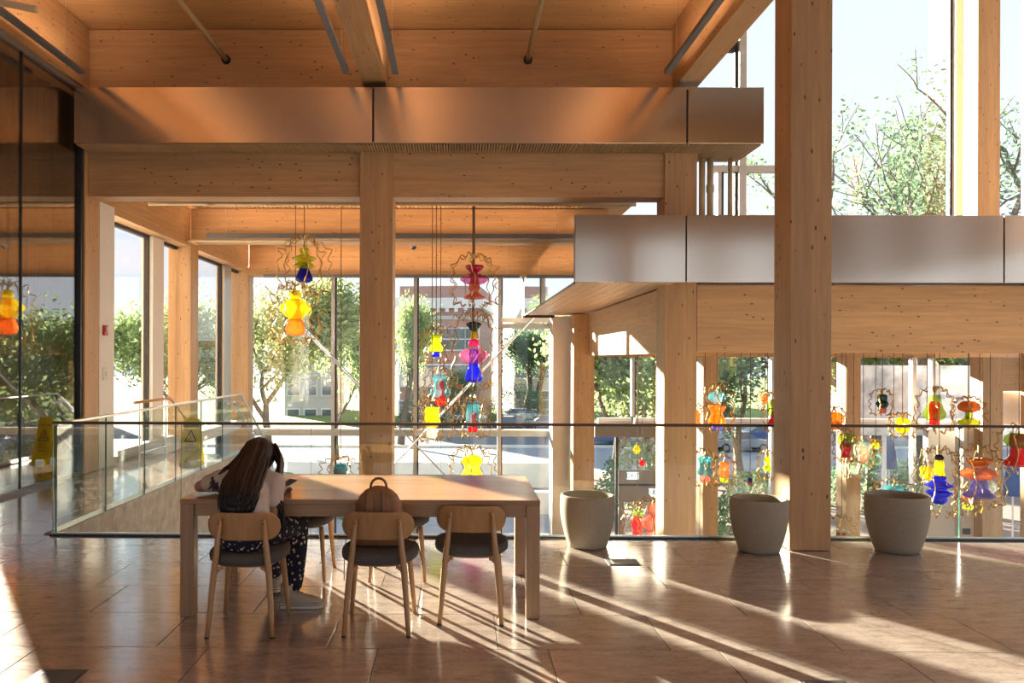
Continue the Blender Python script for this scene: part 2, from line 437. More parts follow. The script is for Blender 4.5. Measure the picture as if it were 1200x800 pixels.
# stone clad edge of the walkway beside the void
edge = struct(box('wall_walkway_edge', 'grout', (RAIL_X - 0.35, RAIL_X - 0.03, RAIL_Y + 0.03, WALK_END, -5.1, -0.03)), 'stone clad edge wall below the glass walkway railing')
yy = RAIL_Y + 0.03
while yy < WALK_END - 0.2:
    y1 = min(yy + 1.23, WALK_END)
    for z0, z1 in ((-1.3, -0.06), (-2.55, -1.31), (-3.8, -2.56), (-5.05, -3.81)):
        box('stone_panel', 'stonepanel', (RAIL_X - 0.03, RAIL_X, yy + 0.003, y1 - 0.003, z0, z1), edge, 0.002)
    yy = y1
box('stone_coping', 'stonepanel', (RAIL_X - 0.10, RAIL_X + 0.015, RAIL_Y + 0.04, WALK_END, -0.055, 0.012), edge, 0.003)
struct(box('wall_landing_edge', 'stonepanel', (RAIL_X, 13.0, RAIL_Y - 0.20, RAIL_Y + 0.02, -5.1, -0.455)), 'stone wall below the landing edge')
struct(box('floor_lower', 'stonepanel', (-5.6, 14.0, RAIL_Y + 0.03, 19.7, -5.3, -5.1)), 'lower hall floor')
# stair down from the walkway end
st = tag(empty('staircase', (0, 0, 0)), 'stone stair descending from the far end of the glass walkway', 'staircase')
for k in range(20):
    box('step', 'stonepanel', (-5.2, RAIL_X - 0.04, WALK_END + 0.01 + 0.30 * k, WALK_END + 0.01 + 0.30 * (k + 1), -0.17 * (k + 1) - 0.3, -0.17 * (k + 1)), st)

# ---- columns
COLX = (-5.42, -1.157, 3.08)
def column(x, y, w, z0, z1, label, d=None):
    d = d or w
    o = MB().box(-w / 2, w / 2, -d / 2, d / 2, 0, z1 - z0).build('timber_column', 'wz', bevel=0.006)
    o.location = (x, y, z0); return tag(o, label, 'column', 'laminated timber columns')
column((PX(926, 6.72) + PX(974.5, 6.72)) / 2, 6.895, 0.352, 0.004, 10.4, 'tall thick timber column standing on the tiles beside the middle planter', 0.35)
column(-5.42, 11.085, 0.43, 0.003, 6.2, 'timber column at the end of the tinted glass partition, beside the white panel')
column(-1.157, 11.13, 0.46, -5.1, 4.5, 'timber column rising behind the middle of the long table')
column(PX(797.5, 10.9), 11.13, 0.445, -5.1, 4.5, 'timber column below the joint of the grey metal band, beside the amber pendants')
column(-5.42, 15.38, 0.44, -5.1, 3.86, 'timber column between the two tall side windows')
column(-5.42, 19.57, 0.44, -5.1, 3.86, 'timber column in the far corner where the two glass walls meet')
column((PX(672, 17.7) + PX(697, 17.7)) / 2, 17.95, 0.47, -5.1, 2.64, 'timber column beside the warm white wall panel under the soffit')
column((PX(825, 18.8) + PX(841, 18.8)) / 2 , 19.05, 0.36, -5.1, 1.71, 'slim timber column of the lower glass wall, behind the amber vase pendant', 0.5)
column((PX(993, 18.8) + PX(1008, 18.8)) / 2, 19.05, 0.34, -5.1, 1.71, 'slim timber column of the lower glass wall, behind the red and green pendants', 0.5)
column((PX(1145, 17.0) + PX(1171, 17.0)) / 2, 17.24, 0.48, 3.55, 10.4, 'sunlit timber column against the sky above the grey metal band')
column((PX(1152, 17.6) + PX(1176, 17.6)) / 2, 17.83, 0.45, -5.1, 1.70, 'timber column behind the orange and purple disc pendant')

# ---- beams
def beam(b, mat, label):
    return tag(box('timber_beam', mat, b, bevel=0.006), label, 'beam', 'laminated timber beams')
xl, xr = -5.2, 2.86
beam((-5.2, -1.387, 10.95, 11.31, 3.88, 4.50), 'wx', 'timber cross beam under the bronze metal band, over the blue and yellow pendants')
beam((-0.927, 2.855, 10.95, 11.31, 3.88, 4.50), 'wx', 'timber cross beam under the bronze metal band, over the cherry and pink pendants')
beam((-5.2, -1.16, 10.93, 11.29, 4.51, 6.21), 'wx', 'deep timber beam above the bronze band, next to the tinted partition')
beam((-1.155, 3.06, 10.93, 11.29, 4.51, 6.21), 'wx', 'deep timber beam above the bronze band, between two ceiling beams')
beam((-5.2, 2.86, 15.16, 15.60, 3.88, 4.52), 'wx', 'timber ceiling beam in the glazed hall behind the first pendants')
beam((-5.2, 2.86, 19.35, 19.78, 3.66, 4.52), 'wx', 'timber lintel beam above the far glass wall')
beam((-5.63, -5.2, 11.30, 15.15, 3.90, 4.52), 'wy', 'timber edge beam over the first side window')
beam((-5.63, -5.2, 15.61, 19.34, 3.90, 4.52), 'wy', 'timber edge beam over the second side window')
beam((-5.50, -5.18, -7, 10.92, 5.36, 6.21), 'wy', 'timber ceiling beam along the top of the tinted glass partition')
beam((-1.315, -1.0, -7, 10.85, 5.34, 6.21), 'wy', 'timber ceiling beam running toward the middle of the bronze band')
beam((2.93, 3.24, -7, 10.85, 5.34, 6.21), 'wy', 'timber ceiling beam at the edge of the roof beside the open sky')
beam((PX(816.5, 10.95), 14, 10.95, 11.33, PZ(413, 10.95, 1000), 2.655), 'wx', 'deep timber beam under the grey metal band crossing behind the tall column')
beam((2.92, 3.26, 11.36, 17.70, 1.71, 2.655), 'wy', 'sun patched timber beam under the soffit running back to the glass wall')
# ---- ceilings
ce = MB().box(-9.5, 3.24, -7, 11.3, 6.22, 6.5)
struct(ce.build('ceiling', 'clt'), 'warm timber panel ceiling of the upper bay')
box('ceiling_edge_board', 'soffit', (3.25, 3.62, -7, 11.3, 6.2, 6.5), bpy.data.objects['ceiling'])
box('ceiling_edge_trim', 'dark', (3.62, 3.68, -7, 11.3, 6.12, 6.55), bpy.data.objects['ceiling'])
for k in range(1, 9):
    box('joint_strip', 'soffit', (-5.15, 2.9, 10.93 - 1.2 * k, 10.94 - 1.2 * k, 6.213, 6.22), bpy.data.objects['ceiling'])
c2 = struct(box('ceiling_hall', 'clt', (-5.65, 3.3, 11.0, 19.8, 4.56, 4.9)), 'timber slat ceiling of the glazed hall')
sl = MB(); x = -5.1
while x < 2.8:
    sl.box(x, x + 0.05, 11.35, 15.1, 4.52, 4.555); sl.box(x, x + 0.05, 15.65, 19.3, 4.52, 4.555); x += 0.085
tag(sl.build('ceiling_slat', 'slat', c2), kind='stuff')
struct(box('ceiling_atrium', 'white', (3.68, 14, -7, 18.2, 10.45, 10.7)), 'high roof over the open atrium')
struct(box('wall_clerestory', 'offwhite', (3.4, 3.6, -7, 17.8, 6.55, 10.44)), 'upper wall above the lower roof')
# ---- enclosing walls behind and beside the view
struct(box('wall_left', 'curtain', (-9.7, -9.5, -7, 11.2, -0.4, 6.2)), 'dark inner wall of the room behind the tinted glass')
wb = MB().box(-9.5, -5.66, 11.0, 11.2, 2.9, 6.2).box(-9.5, -9.3, 11.0, 11.2, 0, 2.9).box(-6.93, -5.66, 11.0, 11.2, 0, 2.9)
struct(wb.build('wall_side_room', 'curtain'), 'end wall of the room behind the tinted glass')
struct(box('ceiling_side_room', 'doorstone', (-9.5, -5.52, -7, 11.0, 5.5, 5.7)), 'ceiling of the room behind the tinted glass')
wbk = empty('window_9'); struct(wbk, 'unseen rear wall of the landing, glazed to bring in fill light')  # out of view; openings shaped for frontal fill and bright bands in the metal
gaps = [(-4.6, -3.4), (-0.4, 0.6), (1.6, 2.6), (4.2, 5.2), (6.4, 8.4), (9.6, 11.6)]
edges = [-9.5] + [q for g in gaps for q in g] + [13.0]
for a, b in zip(edges[0::2], edges[1::2]):
    box('wall_bay', 'wz', (a, b, -7.2, -6.8, 4.1, 6.2), wbk)
for a, b in gaps:
    box('pane', 'glass', (a, b, -7.01, -7.0, 4.1, 5.9), wbk); box('lintel', 'wx', (a, b, -7.2, -6.8, 5.9, 6.2), wbk)
for x in (-5.42, -1.16, 3.08, 8.0, 12.8):
    box('mullion', 'wz', (x - 0.2, x + 0.2, -7.2, -6.8, 0, 4.1), wbk)
for a, b in ((-5.2, -1.36), (-0.96, 2.88), (3.28, 7.8), (8.2, 12.6)): box('pane', 'glass', (a, b, -7.01, -7.0, 0.0, 4.1), wbk)
struct(box('wall_rear_upper', 'wx', (3.68, 13.0, -7.2, -6.8, 6.2, 10.4)), 'timber wall above the rear windows')
wr = struct(empty('window_8'), 'unseen side wall of the atrium, openings shaped for fill light and reflections')  # out of view; low glazing adds fill, timber bays darken the metal band's reflection
for yq in (-6.9, -2.8, 1.4, 5.6, 9.8, 14.0, 18.0):
    box('mullion', 'wz', (12.9, 13.2, yq - 0.15, yq + 0.15, -5, 10.4), wr)
box('pane', 'glass', (13.0, 13.012, 6.0, 18.0, -5, 10.4), wr); box('pane', 'glass', (13.0, 13.012, -6.8, 5.9, 0.0, 4.09), wr)
for a, b in ((-6.7, -4.4), (-3.2, -0.6), (0.4, 2.4), (3.2, 5.4)): box('wall_bay', 'wz', (12.95, 13.15, a, b, 4.1, 10.4), wr)

# ---- tinted glass partition beside the landing
pt = struct(empty('wall_glass_partition'), 'tinted full height glass partition beside the landing')
GX = -5.28
def gy(px): return -GX * F_PX / (538 - px)
for a, b in ((-3.0, 3.2), (3.2, 6.2), (6.2, 9.39), (9.39, 10.86)):
    box('pane', 'darkglass', (GX - 0.006, GX + 0.006, a + 0.012, b - 0.012, 0.05, 5.30), pt)
for yq in (3.2, 6.2, 9.39): box('joint', 'dark', (GX - 0.02, GX + 0.02, yq - 0.011, yq + 0.011, 0.05, 5.30), pt)
box('head_channel', 'doorstone', (GX - 0.05, GX + 0.06, -3, 10.95, 5.30, 5.40), pt)
box('floor_channel', 'dark', (GX - 0.025, GX + 0.025, -3, 10.9, 0.0, 0.05), pt)
box('end_post', 'dark', (GX - 0.05, GX + 0.05, 10.80, 10.87, 0.0, 5.30), pt)
# curtain behind the partition: one pleated hanging
cu = MB(); n = 60; vs = []
for k in range(n + 1):
    yq = 9.3 + 1.62 * k / n; xo = -5.68 + 0.05 * math.sin(k * 1.35) + 0.02 * math.sin(k * 0.4)
    vs += [(xo, yq, 0.02), (xo, yq, 5.4), (xo - 0.012, yq, 0.02), (xo - 0.012, yq, 5.4)]
fs = []
for k in range(n):
    a = 4 * k; b = a + 4
    fs += [(a, b, b + 1, a + 1), (a + 2, a + 3, b + 3, b + 2), (a + 1, b + 1, b + 3, a + 3), (a, a + 2, b + 2, b)]
tag(cu.add(vs, fs).build('curtain', 'curtain', smooth=True), 'brown pleated curtain hanging behind the tinted glass partition', 'curtain')

# ---- metal bands (fascias)
fb = tag(empty('metal_band'), 'bronze toned satin metal band across the hall below the deep beams', 'metal band')
z0, z1 = PZ(168.5, 10.5), PZ(103, 10.5)
e = [PX(86, 10.5), PX(436.5, 10.5), PX(804, 10.5), PX(894.5, 10.5)]
for a, b in zip(e, e[1:]): box('panel', 'fascia', (a + 0.012, b - 0.012, 10.47, 10.50, z0, z1), fb, 0.004)
box('end_panel', 'fascia', (e[0] + 0.002, e[0] + 0.014, 10.503, 10.92, z0, z1), fb)
box('backing', 'dark', (e[0] + 0.016, 3.30, 10.503, 10.92, z0 + 0.03, z1 - 0.02), fb)
box('backing', 'dark', (3.302, e[3] - 0.03, 10.503, 11.45, z0 + 0.03, z1 - 0.02), fb)
sl = MB(); x = e[0] + 0.02
while x < e[3] - 0.03:
    sl.box(x, x + 0.02, 10.51, 10.93 if x < 3.3 else 11.42, z0 - 0.015, z0 + 0.028); x += 0.038
tag(sl.build('slat', 'slat', fb), kind='stuff')
mz = struct(box('ceiling_mezzanine', 'soffit', (1.57, 14, 10.62, 19.5, 2.70, 3.50)), 'underside of the upper floor with timber soffit boards')
z0, z1 = PZ(331, 10.55, 900), PZ(252.3, 10.55, 900)
fc = tag(empty('metal_band'), 'grey satin metal band edging the upper floor behind the tall column', 'metal band')
e = [PX(672.5, 10.55), PX(803, 10.55), PX(1174.5, 10.55), 13.9]
for a, b in zip(e, e[1:]): box('panel', 'fascia', (a + 0.008, b - 0.008, 10.52, 10.55, z0, z1), fc, 0.003)
box('joint_backing', 'dark', (e[0] + 0.01, 13.9, 10.552, 10.60, z0 + 0.02, z1 - 0.01), fc)
box('side_panel', 'mirror', (e[0] - 0.005, e[0] + 0.02, 10.553, 18.6, z0, z1), fc)
box('edge_trim', 'dark', (e[0] - 0.012, e[0] + 0.015, 10.553, 18.6, z0 - 0.022, z0 - 0.002), fc)
nb = 8; x0 = e[0] + 0.025; wdt = (2.90 - x0) / nb
for k in range(nb): box('soffit_board', 'soffit', (x0 + k * wdt + 0.003, x0 + (k + 1) * wdt - 0.003, 10.61, 18.55, z0, z0 + 0.04), mz, 0.002)
for yq, xq in ((12.4, 2.30), (14.8, 2.2), (17.2, 2.1)):
    d = tag(MB().lathe([(0.07, 0), (0.075, 0.006), (0.05, 0.008), (0.045, 0.03)], 20).build('downlight', 'brass'), None, 'downlight', 'soffit downlights')
    d.location = (xq, yq, z0 - 0.008)
    d['label'] = {12.4: 'round downlight in the soffit nearest the grey metal band', 14.8: 'round downlight halfway along the timber soffit', 17.2: 'round downlight at the far end of the soffit by the white panel'}[yq]
box('end_trim', 'dark', (e[0], 2.25, 18.56, 18.62, z0 - 0.06, z0 + 0.1), mz)

# ---- white panels
struct(box('wall_panel_white', 'white', (-5.55, -5.205, 11.312, 11.80, 0.003, 3.89)), 'white wall panel beside the first timber column')
struct(box('wall_panel_hall', 'offwhite', (PX(648, 18.6), PX(671, 18.6), 18.63, 19.3, -5.1, 2.64), bevel=0.004), 'warm white wall panel under the soffit end')
struct(box('wall_panel_upper', 'wx', (3.3, 14, 19.55, 19.75, 1.69, 2.68)), 'timber wall above the lower glass wall')
struct(box('wall_panel_timber', 'wx', (PX(1166, 18), 13.0, 18.0, 18.2, PZ(458, 18, 1150), 1.70)), 'timber wall panel above the white board')
struct(box('wall_panel_board', 'white', (PX(1143, 18.3), 13.0, 18.3, 18.4, PZ(497, 18.3, 1150), PZ(459, 18.3, 1150))), 'bright white board wall by the corner')
struct(box('wall_pilaster', 'offwhite', (PX(1126, 18), PX(1146, 18), 17.9, 18.2, -5.1, PZ(500, 18, 1150))), 'beige pilaster of the lower hall')
struct(box('wall_pilaster_white', 'white', (PX(1088, 18.6), PX(1121, 18.6), 18.6, 18.8, -5.1, PZ(503, 18.6, 1150))), 'white pilaster of the lower hall')
sk = tag(box('socket_plate', 'dark', (PX(1129, 17.88), PX(1138, 17.88), 17.88, 17.898, PZ(626, 17.88, 1130), PZ(619, 17.88, 1130)), bevel=0.003), 'dark socket plate on the beige pilaster', 'socket')

# ---- glazing
WN = [0]
def window(label):
    WN[0] += 1
    return struct(empty('window_%d' % WN[0]), label)
# side windows (plane x = -5.5)
for (ya, yb, mull, lab) in ((11.81, 15.15, (13.79, 14.30), 'first tall side window beside the white panel'), (15.61, 19.34, (18.0, 18.55), 'second tall side window before the far corner')):
    w = window(lab)
    box('frame_head', 'wy', (-5.6, -5.21, ya, yb, 3.78, 3.90), w)
    box('frame_head_dark', 'dark', (-5.54, -5.46, ya, yb, 3.72, 3.78), w)
    box('frame_jamb', 'dark', (-5.54, -5.46, mull[0] - 0.07, mull[0], -2.5, 3.72), w)
    box('mullion', 'white' if ya < 12 else 'alu', (-5.6, -5.40, mull[0], mull[1], -2.5, 3.77), w)
    box('frame_jamb', 'dark', (-5.54, -5.46, mull[1], mull[1] + 0.05, -2.5, 3.72), w)
    box('pane', 'glass', (-5.506, -5.494, ya, mull[0] - 0.07, -2.5, 3.72), w)
    box('pane', 'glass', (-5.506, -5.494, mull[1] + 0.05, yb, -2.5, 3.72), w)
    box('sill', 'white', (-5.62, -5.36, ya, yb, -0.12, 0.10), w)
# far glass wall
FY = 19.5
def vmull(w, px, z0, z1, wd=0.09, Y=FY, dark=True):
    x = PX(px, Y)
    box('mullion', 'alu', (x - wd / 2, x + wd / 2, Y - 0.12, Y + 0.04, z0, z1), w)
    if dark: box('mullion_edge', 'dark', (x + wd / 2, x + wd / 2 + 0.035, Y - 0.06, Y + 0.03, z0, z1), w)
    return x
w = window('tall far glass wall of the hall with grey mullions')
ztop, ztr = 3.655, PZ(505, FY, 500)
xs = [PX(297, FY)]
for px in (391, 487, 585): xs.append(vmull(w, px, -5.1, ztop))
xs.append(PX(646, FY)); vmull(w, 646, -5.1, PZ(384, FY, 620), 0.06)
for a, b in zip(xs, xs[1:]):
    box('pane', 'glass', (a + 0.05, b - 0.05, FY - 0.02, FY - 0.008, ztr + 0.12, ztop), w)
    box('pane', 'glass', (a + 0.05, b - 0.05, FY - 0.02, FY - 0.008, -5.1, ztr - 0.12), w)
    box('transom', 'alu', (a + 0.045, b - 0.045, FY - 0.12, FY + 0.04, ztr - 0.115, ztr + 0.02), w)
    box('transom_edge', 'white', (a + 0.045, b - 0.045, FY - 0.13, FY + 0.03, ztr + 0.021, ztr + 0.06), w)
za, zb = PZ(385, FY, 620), PZ(374, FY, 620)
box('transom', 'alu', (xs[3] + 0.05, 3.1, FY - 0.12, FY + 0.04, za, za + 0.12), w)
box('transom', 'white', (xs[3] + 0.05, 3.1, FY - 0.14, FY + 0.04, za + 0.15, zb + 0.03), w)
vmull(w, 613, zb + 0.031, ztop, 0.06)
# lower glass wall under the upper floor
w = window('lower glass wall behind the hanging glass pendants')
ztop2, zt2 = 1.685, PZ(492, FY, 750)
xs = [PX(698, FY)]
for px in (741, 904, 986, 1068.5, 1091): xs.append(vmull(w, px, zt2 + 0.1 if px == 741 else -5.1, ztop2, 0.09 if px != 741 else 0.07))
xs.append(PX(1150, FY))
for k, (a, b) in enumerate(zip(xs, xs[1:])):
    box('pane', 'glass', (a + 0.05, b - 0.05, FY - 0.02, FY - 0.008, zt2 + 0.13, ztop2), w)
    if k > 0: box('pane', 'glass', (a + 0.05, b - 0.05, FY - 0.02, FY - 0.008, -5.1, zt2 - 0.13), w)
    box('transom', 'white', (a + 0.045, b - 0.045, FY - 0.14, FY + 0.04, zt2 - 0.02, zt2 + 0.055), w)
    box('transom', 'alu', (a + 0.045, b - 0.045, FY - 0.10, FY + 0.04, zt2 - 0.10, zt2 - 0.022), w)
box('transom', 'alu', (PX(1096, FY), PX(1150, FY), FY - 0.13, FY + 0.03, PZ(456, FY, 1120), PZ(452, FY, 1120)), w)
# upper glazing over the atrium
UY = 17.9
w = window('high glazing over the atrium showing the sky and tree')
for px, wd in ((866, 0.16), (1117, 0.17)):
    x = PX(px, UY)
    box('mullion', 'white' if px > 1000 else 'alu', (x - wd / 2, x + wd / 2, UY - 0.2, UY + 0.02, 3.55, 10.45), w)
    box('mullion_edge', 'dark', (x - wd / 2 - 0.06, x - wd / 2, UY - 0.08, UY + 0.03, 3.55, 10.45), w)
xa, xb, xc, xd = PX(828, UY), PX(866, UY), PX(1117, UY), 13.6
box('transom', 'alu', (xa, PX(940, UY), UY - 0.15, UY + 0.02, PZ(203, UY, 850), PZ(195.5, UY, 850)), w)
box('frame', 'alu', (PX(838, UY), PX(842.5, UY), UY - 0.14, UY + 0.02, 3.55, PZ(203, UY, 850)), w)
box('frame', 'dark', (PX(842.6, UY), PX(845, UY), UY - 0.14, UY + 0.02, 3.55, PZ(203, UY, 850)), w)
box('transom', 'dark', (PX(805, UY), xb - 0.09, UY - 0.10, UY + 0.02, PZ(62, UY, 850), PZ(50, UY, 850)), w)
for a, b in ((xa - 2.2, xb), (xb, xc), (xc, xd)):
    box('pane', 'glass', (a + 0.1, b - 0.1, UY - 0.004, UY + 0.008, 3.55, 10.45), w)
# vestibule doors
dv = struct(empty('door_1'), 'glazed vestibule doors with taupe panels in the lower hall')
VY = 18.9
def pb(name, mat, px0, px1, py0, py1, Y=VY, t=0.06, par=dv):
    a = P(px0, py1, Y); b = P(px1, py0, Y)
    return box(name, mat, (a.x, b.x, Y, Y + t, a.z, b.z), par)
pb('header', 'doorstone', 697, 772, 499, 512); pb('post', 'dark', 721, 724.5, 512.2, 640)
pb('glass_panel', 'glass', 698, 720.6, 512.5, 700, t=0.012); pb('glass_panel', 'glass', 725, 772, 512.5, 550, t=0.012)
pb('panel', 'doorstone', 725, 772, 550.5, 566.5, t=0.05); pb('rail', 'dark', 725, 772, 567, 569)
pb('panel', 'doorstone', 725, 772, 569.5, 588); pb('post', 'doorstone', 725, 731, 588.2, 700)
pb('glass_panel', 'glass', 731.2, 772, 588.5, 700, t=0.012)
for k, (px0, px1, py0, py1, Y) in enumerate(((735, 748.5, 553.3, 561.5, 18.7), (761, 774.5, 572.5, 581.5, 18.4))):
    a = P(px0, py1, Y); b = P(px1, py0, Y)
    ex = tag(empty('exit_sign', ((a.x + b.x) / 2, Y, a.z)), ('white EXIT sign with green letters above the vestibule glass', 'white EXIT sign partly hidden by the timber column')[k], 'exit sign', 'exit signs')
    MB().box(-(b.x - a.x) / 2, (b.x - a.x) / 2, 0, 0.05, 0, b.z - a.z).build('box', 'signface', ex, bevel=0.004)
    t = link('lettering', text_mesh('EXIT', (b.z - a.z) * 0.95), 'green', ex)
    t.rotation_euler = (R(90), 0, 0); t.location = (0, -0.002, (b.z - a.z) / 2)

# brace rods at the far glass wall
def rod(a, b, r, label):
    A, B = P(*a), P(*b); c = (A + B) / 2
    o = MB().tube([A - c, B - c], r, 8).build('brace_rod', 'steel'); o.location = c
    tag(o, label, 'rod', 'diagonal steel rods')
rod((458, 548, 18.9), (626, 371, 18.6), 0.024, 'diagonal steel rod rising to the corner of the soffit')
rod((335, 365, 19.36), (528, 563, 19.36), 0.02, 'diagonal steel rod crossing behind the central timber column')
rod((310, 335, 19.35), (432, 462, 19.35), 0.02, 'shorter diagonal steel rod behind the orange and yellow pendant')
# ================================================================ FIXTURES
# ---- linear uplights
def strip(a, b, label, w=0.075, h=0.055):
    a, b = Vector(a), Vector(b); L = (b - a).length; c = (a + b) / 2
    e = tag(empty('linear_light', c), label, 'light', 'slim linear uplights')
    along_y = abs((b - a).y) > abs((b - a).x)
    e.rotation_euler = (0, 0, R(90) if along_y else 0)
    MB().box(-L / 2, L / 2, -w / 2, w / 2, 0, h - 0.022).box(-L / 2, L / 2, -w / 2, -w / 2 + 0.006, h - 0.022, h).box(-L / 2, L / 2, w / 2 - 0.006, w / 2, h - 0.022, h).build('housing', 'striphousing', e)
    MB().box(-L / 2 + 0.03, L / 2 - 0.03, -w / 2 + 0.009, w / 2 - 0.009, h - 0.0215, h - 0.017).build('diffuser', 'striplight', e)
    for s in (-0.45, 0.45):
        MB().tube([(s * L, 0, h), (s * L, 0, (4.55 if c.y > 12 else 6.22) - c.z)], 0.003, 6).build('hanger', 'steel', e)
def at(px, py, Y): return P(px, py, Y)
for px, lab in ((96, 'linear uplight along the beam over the tinted partition'), (406, 'linear uplight on the tinted partition side of the middle ceiling beam'), (463.5, 'linear uplight on the sky side of the middle ceiling beam'), (781.5, 'linear uplight beside the roof edge beam')):
    q = at(px, 87, 10.2)
    strip((q.x, 1.5, q.z), (q.x, 10.2, q.z), lab)
a = at(243, 279, 14.75); strip((a.x, 14.75, a.z), (2.2, 14.75, a.z), 'linear uplight in front of the hall ceiling beam', 0.08, 0.09)
a = at(309, 325, 18.95); strip((a.x, 18.95, a.z), (1.45, 18.95, a.z), 'linear uplight below the far lintel beam', 0.08, 0.08)
# ---- pipes
def pipe(pts, r, label, mat='pipe', ring=None, rings=()):
    c = Vector(pts[0])
    e = tag(empty('sprinkler_pipe', c), label, 'pipe', 'cream sprinkler pipes')
    MB().tube([Vector(p) - c for p in pts], r, 12).build('pipe_run', mat, e, smooth=True)
    if ring is not None:
        t = MB().tube([Vector(ring) - c + Vector((0, -0.03, 0)), Vector(ring) - c + Vector((0, 0.01, 0))], r * 1.75, 16); t.build('wall_ring', 'black', e)
    d = (Vector(pts[-1]) - c).normalized()
    for q in rings: MB().tube([d * (q - 0.05), d * (q + 0.05)], r * 1.25, 12).build('coupling', mat, e)
for px, lab in ((265, 'cream pipe entering the deep beam nearer the tinted partition'), (618.5, 'cream pipe entering the deep beam nearer the open sky')):
    q = at(px, 70, 10.92); pipe([(q.x, 1.5, q.z), (q.x, 10.9, q.z)], 0.035, lab, ring=(q.x, 10.92, q.z), rings=(6.6,))
q = at(42, 11, 7.4); pipe([(q.x - 0.9, 7.4, q.z + 0.18), (q.x, 7.4, q.z)], 0.035, 'short cream pipe stub on the beam over the tinted partition')
a, b = at(174, 238.5, 12.4), at(745, 238.5, 12.4)
pipe([(a.x, 12.4, a.z), (b.x, 12.4, a.z)], 0.032, 'long cream pipe below the slat ceiling behind the first cross beam', rings=(1.0, 3.3, 5.6))
a = at(250, 282, 14.95); pipe([(-5.2, 14.95, a.z), (2.5, 14.95, a.z)], 0.03, 'cream pipe under the uplight of the hall beam')
for px, r, lab in ((822, 0.045, 'thick cream riser pipe beside the timber column under the bronze band'), (831.5, 0.045, 'second cream riser pipe with a coupling'), (855, 0.033, 'thin cream riser pipe in front of the high glazing')):
    x = PX(px, 11.2); pipe([(x, 11.2, 3.51), (x, 11.2, 4.50)], r, lab, rings=(0.55,) if px == 831.5 else ())
# spotlight
q = at(482, 285, 16.5)
e = tag(empty('spotlight', q), 'small white spotlight under the far ceiling beam', 'spotlight')
MB().tube([(0, 0, 4.55 - q.z), (0, 0, 0.0)], 0.015, 8).build('stem', 'white', e)
MB().tube([(0.0, 0, 0.02), (0.06, -0.05, -0.1)], [0.05, 0.06], 14).build('head', 'white', e)
MB().tube([(0.06, -0.05, -0.1), (0.066, -0.055, -0.112)], 0.05, 14).build('lens', 'black', e)
# fire alarm and plates on the white panel
def on_panel(px, py):
    Y = -(-5.203) * 0 + 5.203 * F_PX / (538 - px)
    return Vector((-5.203, Y, PZ(py, Y, px)))
q = on_panel(120.5, 387)
e = tag(empty('fire_alarm', q), 'red fire alarm strobe on the white wall panel', 'fire alarm')
MB().box(-0.002, 0.035, -0.06, 0.06, -0.075, 0.075).build('housing', 'red', e, bevel=0.008)
MB().box(0.036, 0.06, -0.035, 0.035, -0.02, 0.05).build('strobe_lens', 'plate', e, bevel=0.008)
q = on_panel(121, 438)
e = tag(empty('switch_plate', q), 'pale switch plate low on the white wall panel', 'switch')
MB().box(-0.002, 0.012, -0.07, 0.07, -0.09, 0.09).build('plate', 'plate', e, bevel=0.004)
MB().box(0.0125, 0.02, -0.015, 0.015, -0.03, 0.03).build('toggle', 'alu', e, bevel=0.003)

# ---- glass railings
HR = PZ(496, RAIL_Y, 300)
rl = tag(empty('glass_railing', (0, 0, 0)), 'frameless glass railing with thin bronze cap along the landing edge', 'railing')
xs = [PX(60 + 152 * k, RAIL_Y) for k in range(9)]; xs[0] = RAIL_X
for a, b in zip(xs, xs[1:]):
    box('glass_panel', 'railglass', (a + 0.006, b - 0.006, RAIL_Y - 0.007, RAIL_Y + 0.007, 0.015, HR - 0.012), rl)
    box('panel_edge', 'greenedge', (a + 0.0035, a + 0.0058, RAIL_Y - 0.007, RAIL_Y + 0.007, 0.015, HR - 0.012), rl)
box('cap_rail', 'bronze', (xs[0], xs[-1], RAIL_Y - 0.022, RAIL_Y + 0.022, HR - 0.012, HR + 0.012), rl, 0.004)
box('base_channel', 'dark', (xs[0] - 0.02, xs[-1], RAIL_Y - 0.012, RAIL_Y + 0.012, 0.002, 0.014), rl)
box('base_trim', 'steel', (xs[0] - 0.02, xs[-1], RAIL_Y + 0.0125, RAIL_Y + 0.04, 0.002, 0.026), rl)
rs = tag(empty('glass_railing', (0, 0, 0)), 'glass railing with steel cap running back along the walkway and stair', 'railing')
ys = [RAIL_Y + 0.06 + k * (WALK_END - RAIL_Y - 0.06) / 6 for k in range(7)]
for a, b in zip(ys, ys[1:]):
    box('glass_panel', 'railglass', (RAIL_X - 0.007, RAIL_X + 0.007, a + 0.006, b - 0.006, 0.015, HR - 0.03), rs)
    box('panel_edge', 'greenedge', (RAIL_X - 0.008, RAIL_X + 0.008, a + 0.002, a + 0.0058, 0.015, HR - 0.03), rs)
box('cap_rail', 'steel', (RAIL_X - 0.022, RAIL_X + 0.022, ys[0], ys[-1], HR - 0.03, HR - 0.005), rs, 0.004)
box('base_channel', 'steel', (RAIL_X - 0.025, RAIL_X - 0.0075, ys[0], ys[-1], 0.013, 0.06), rs)
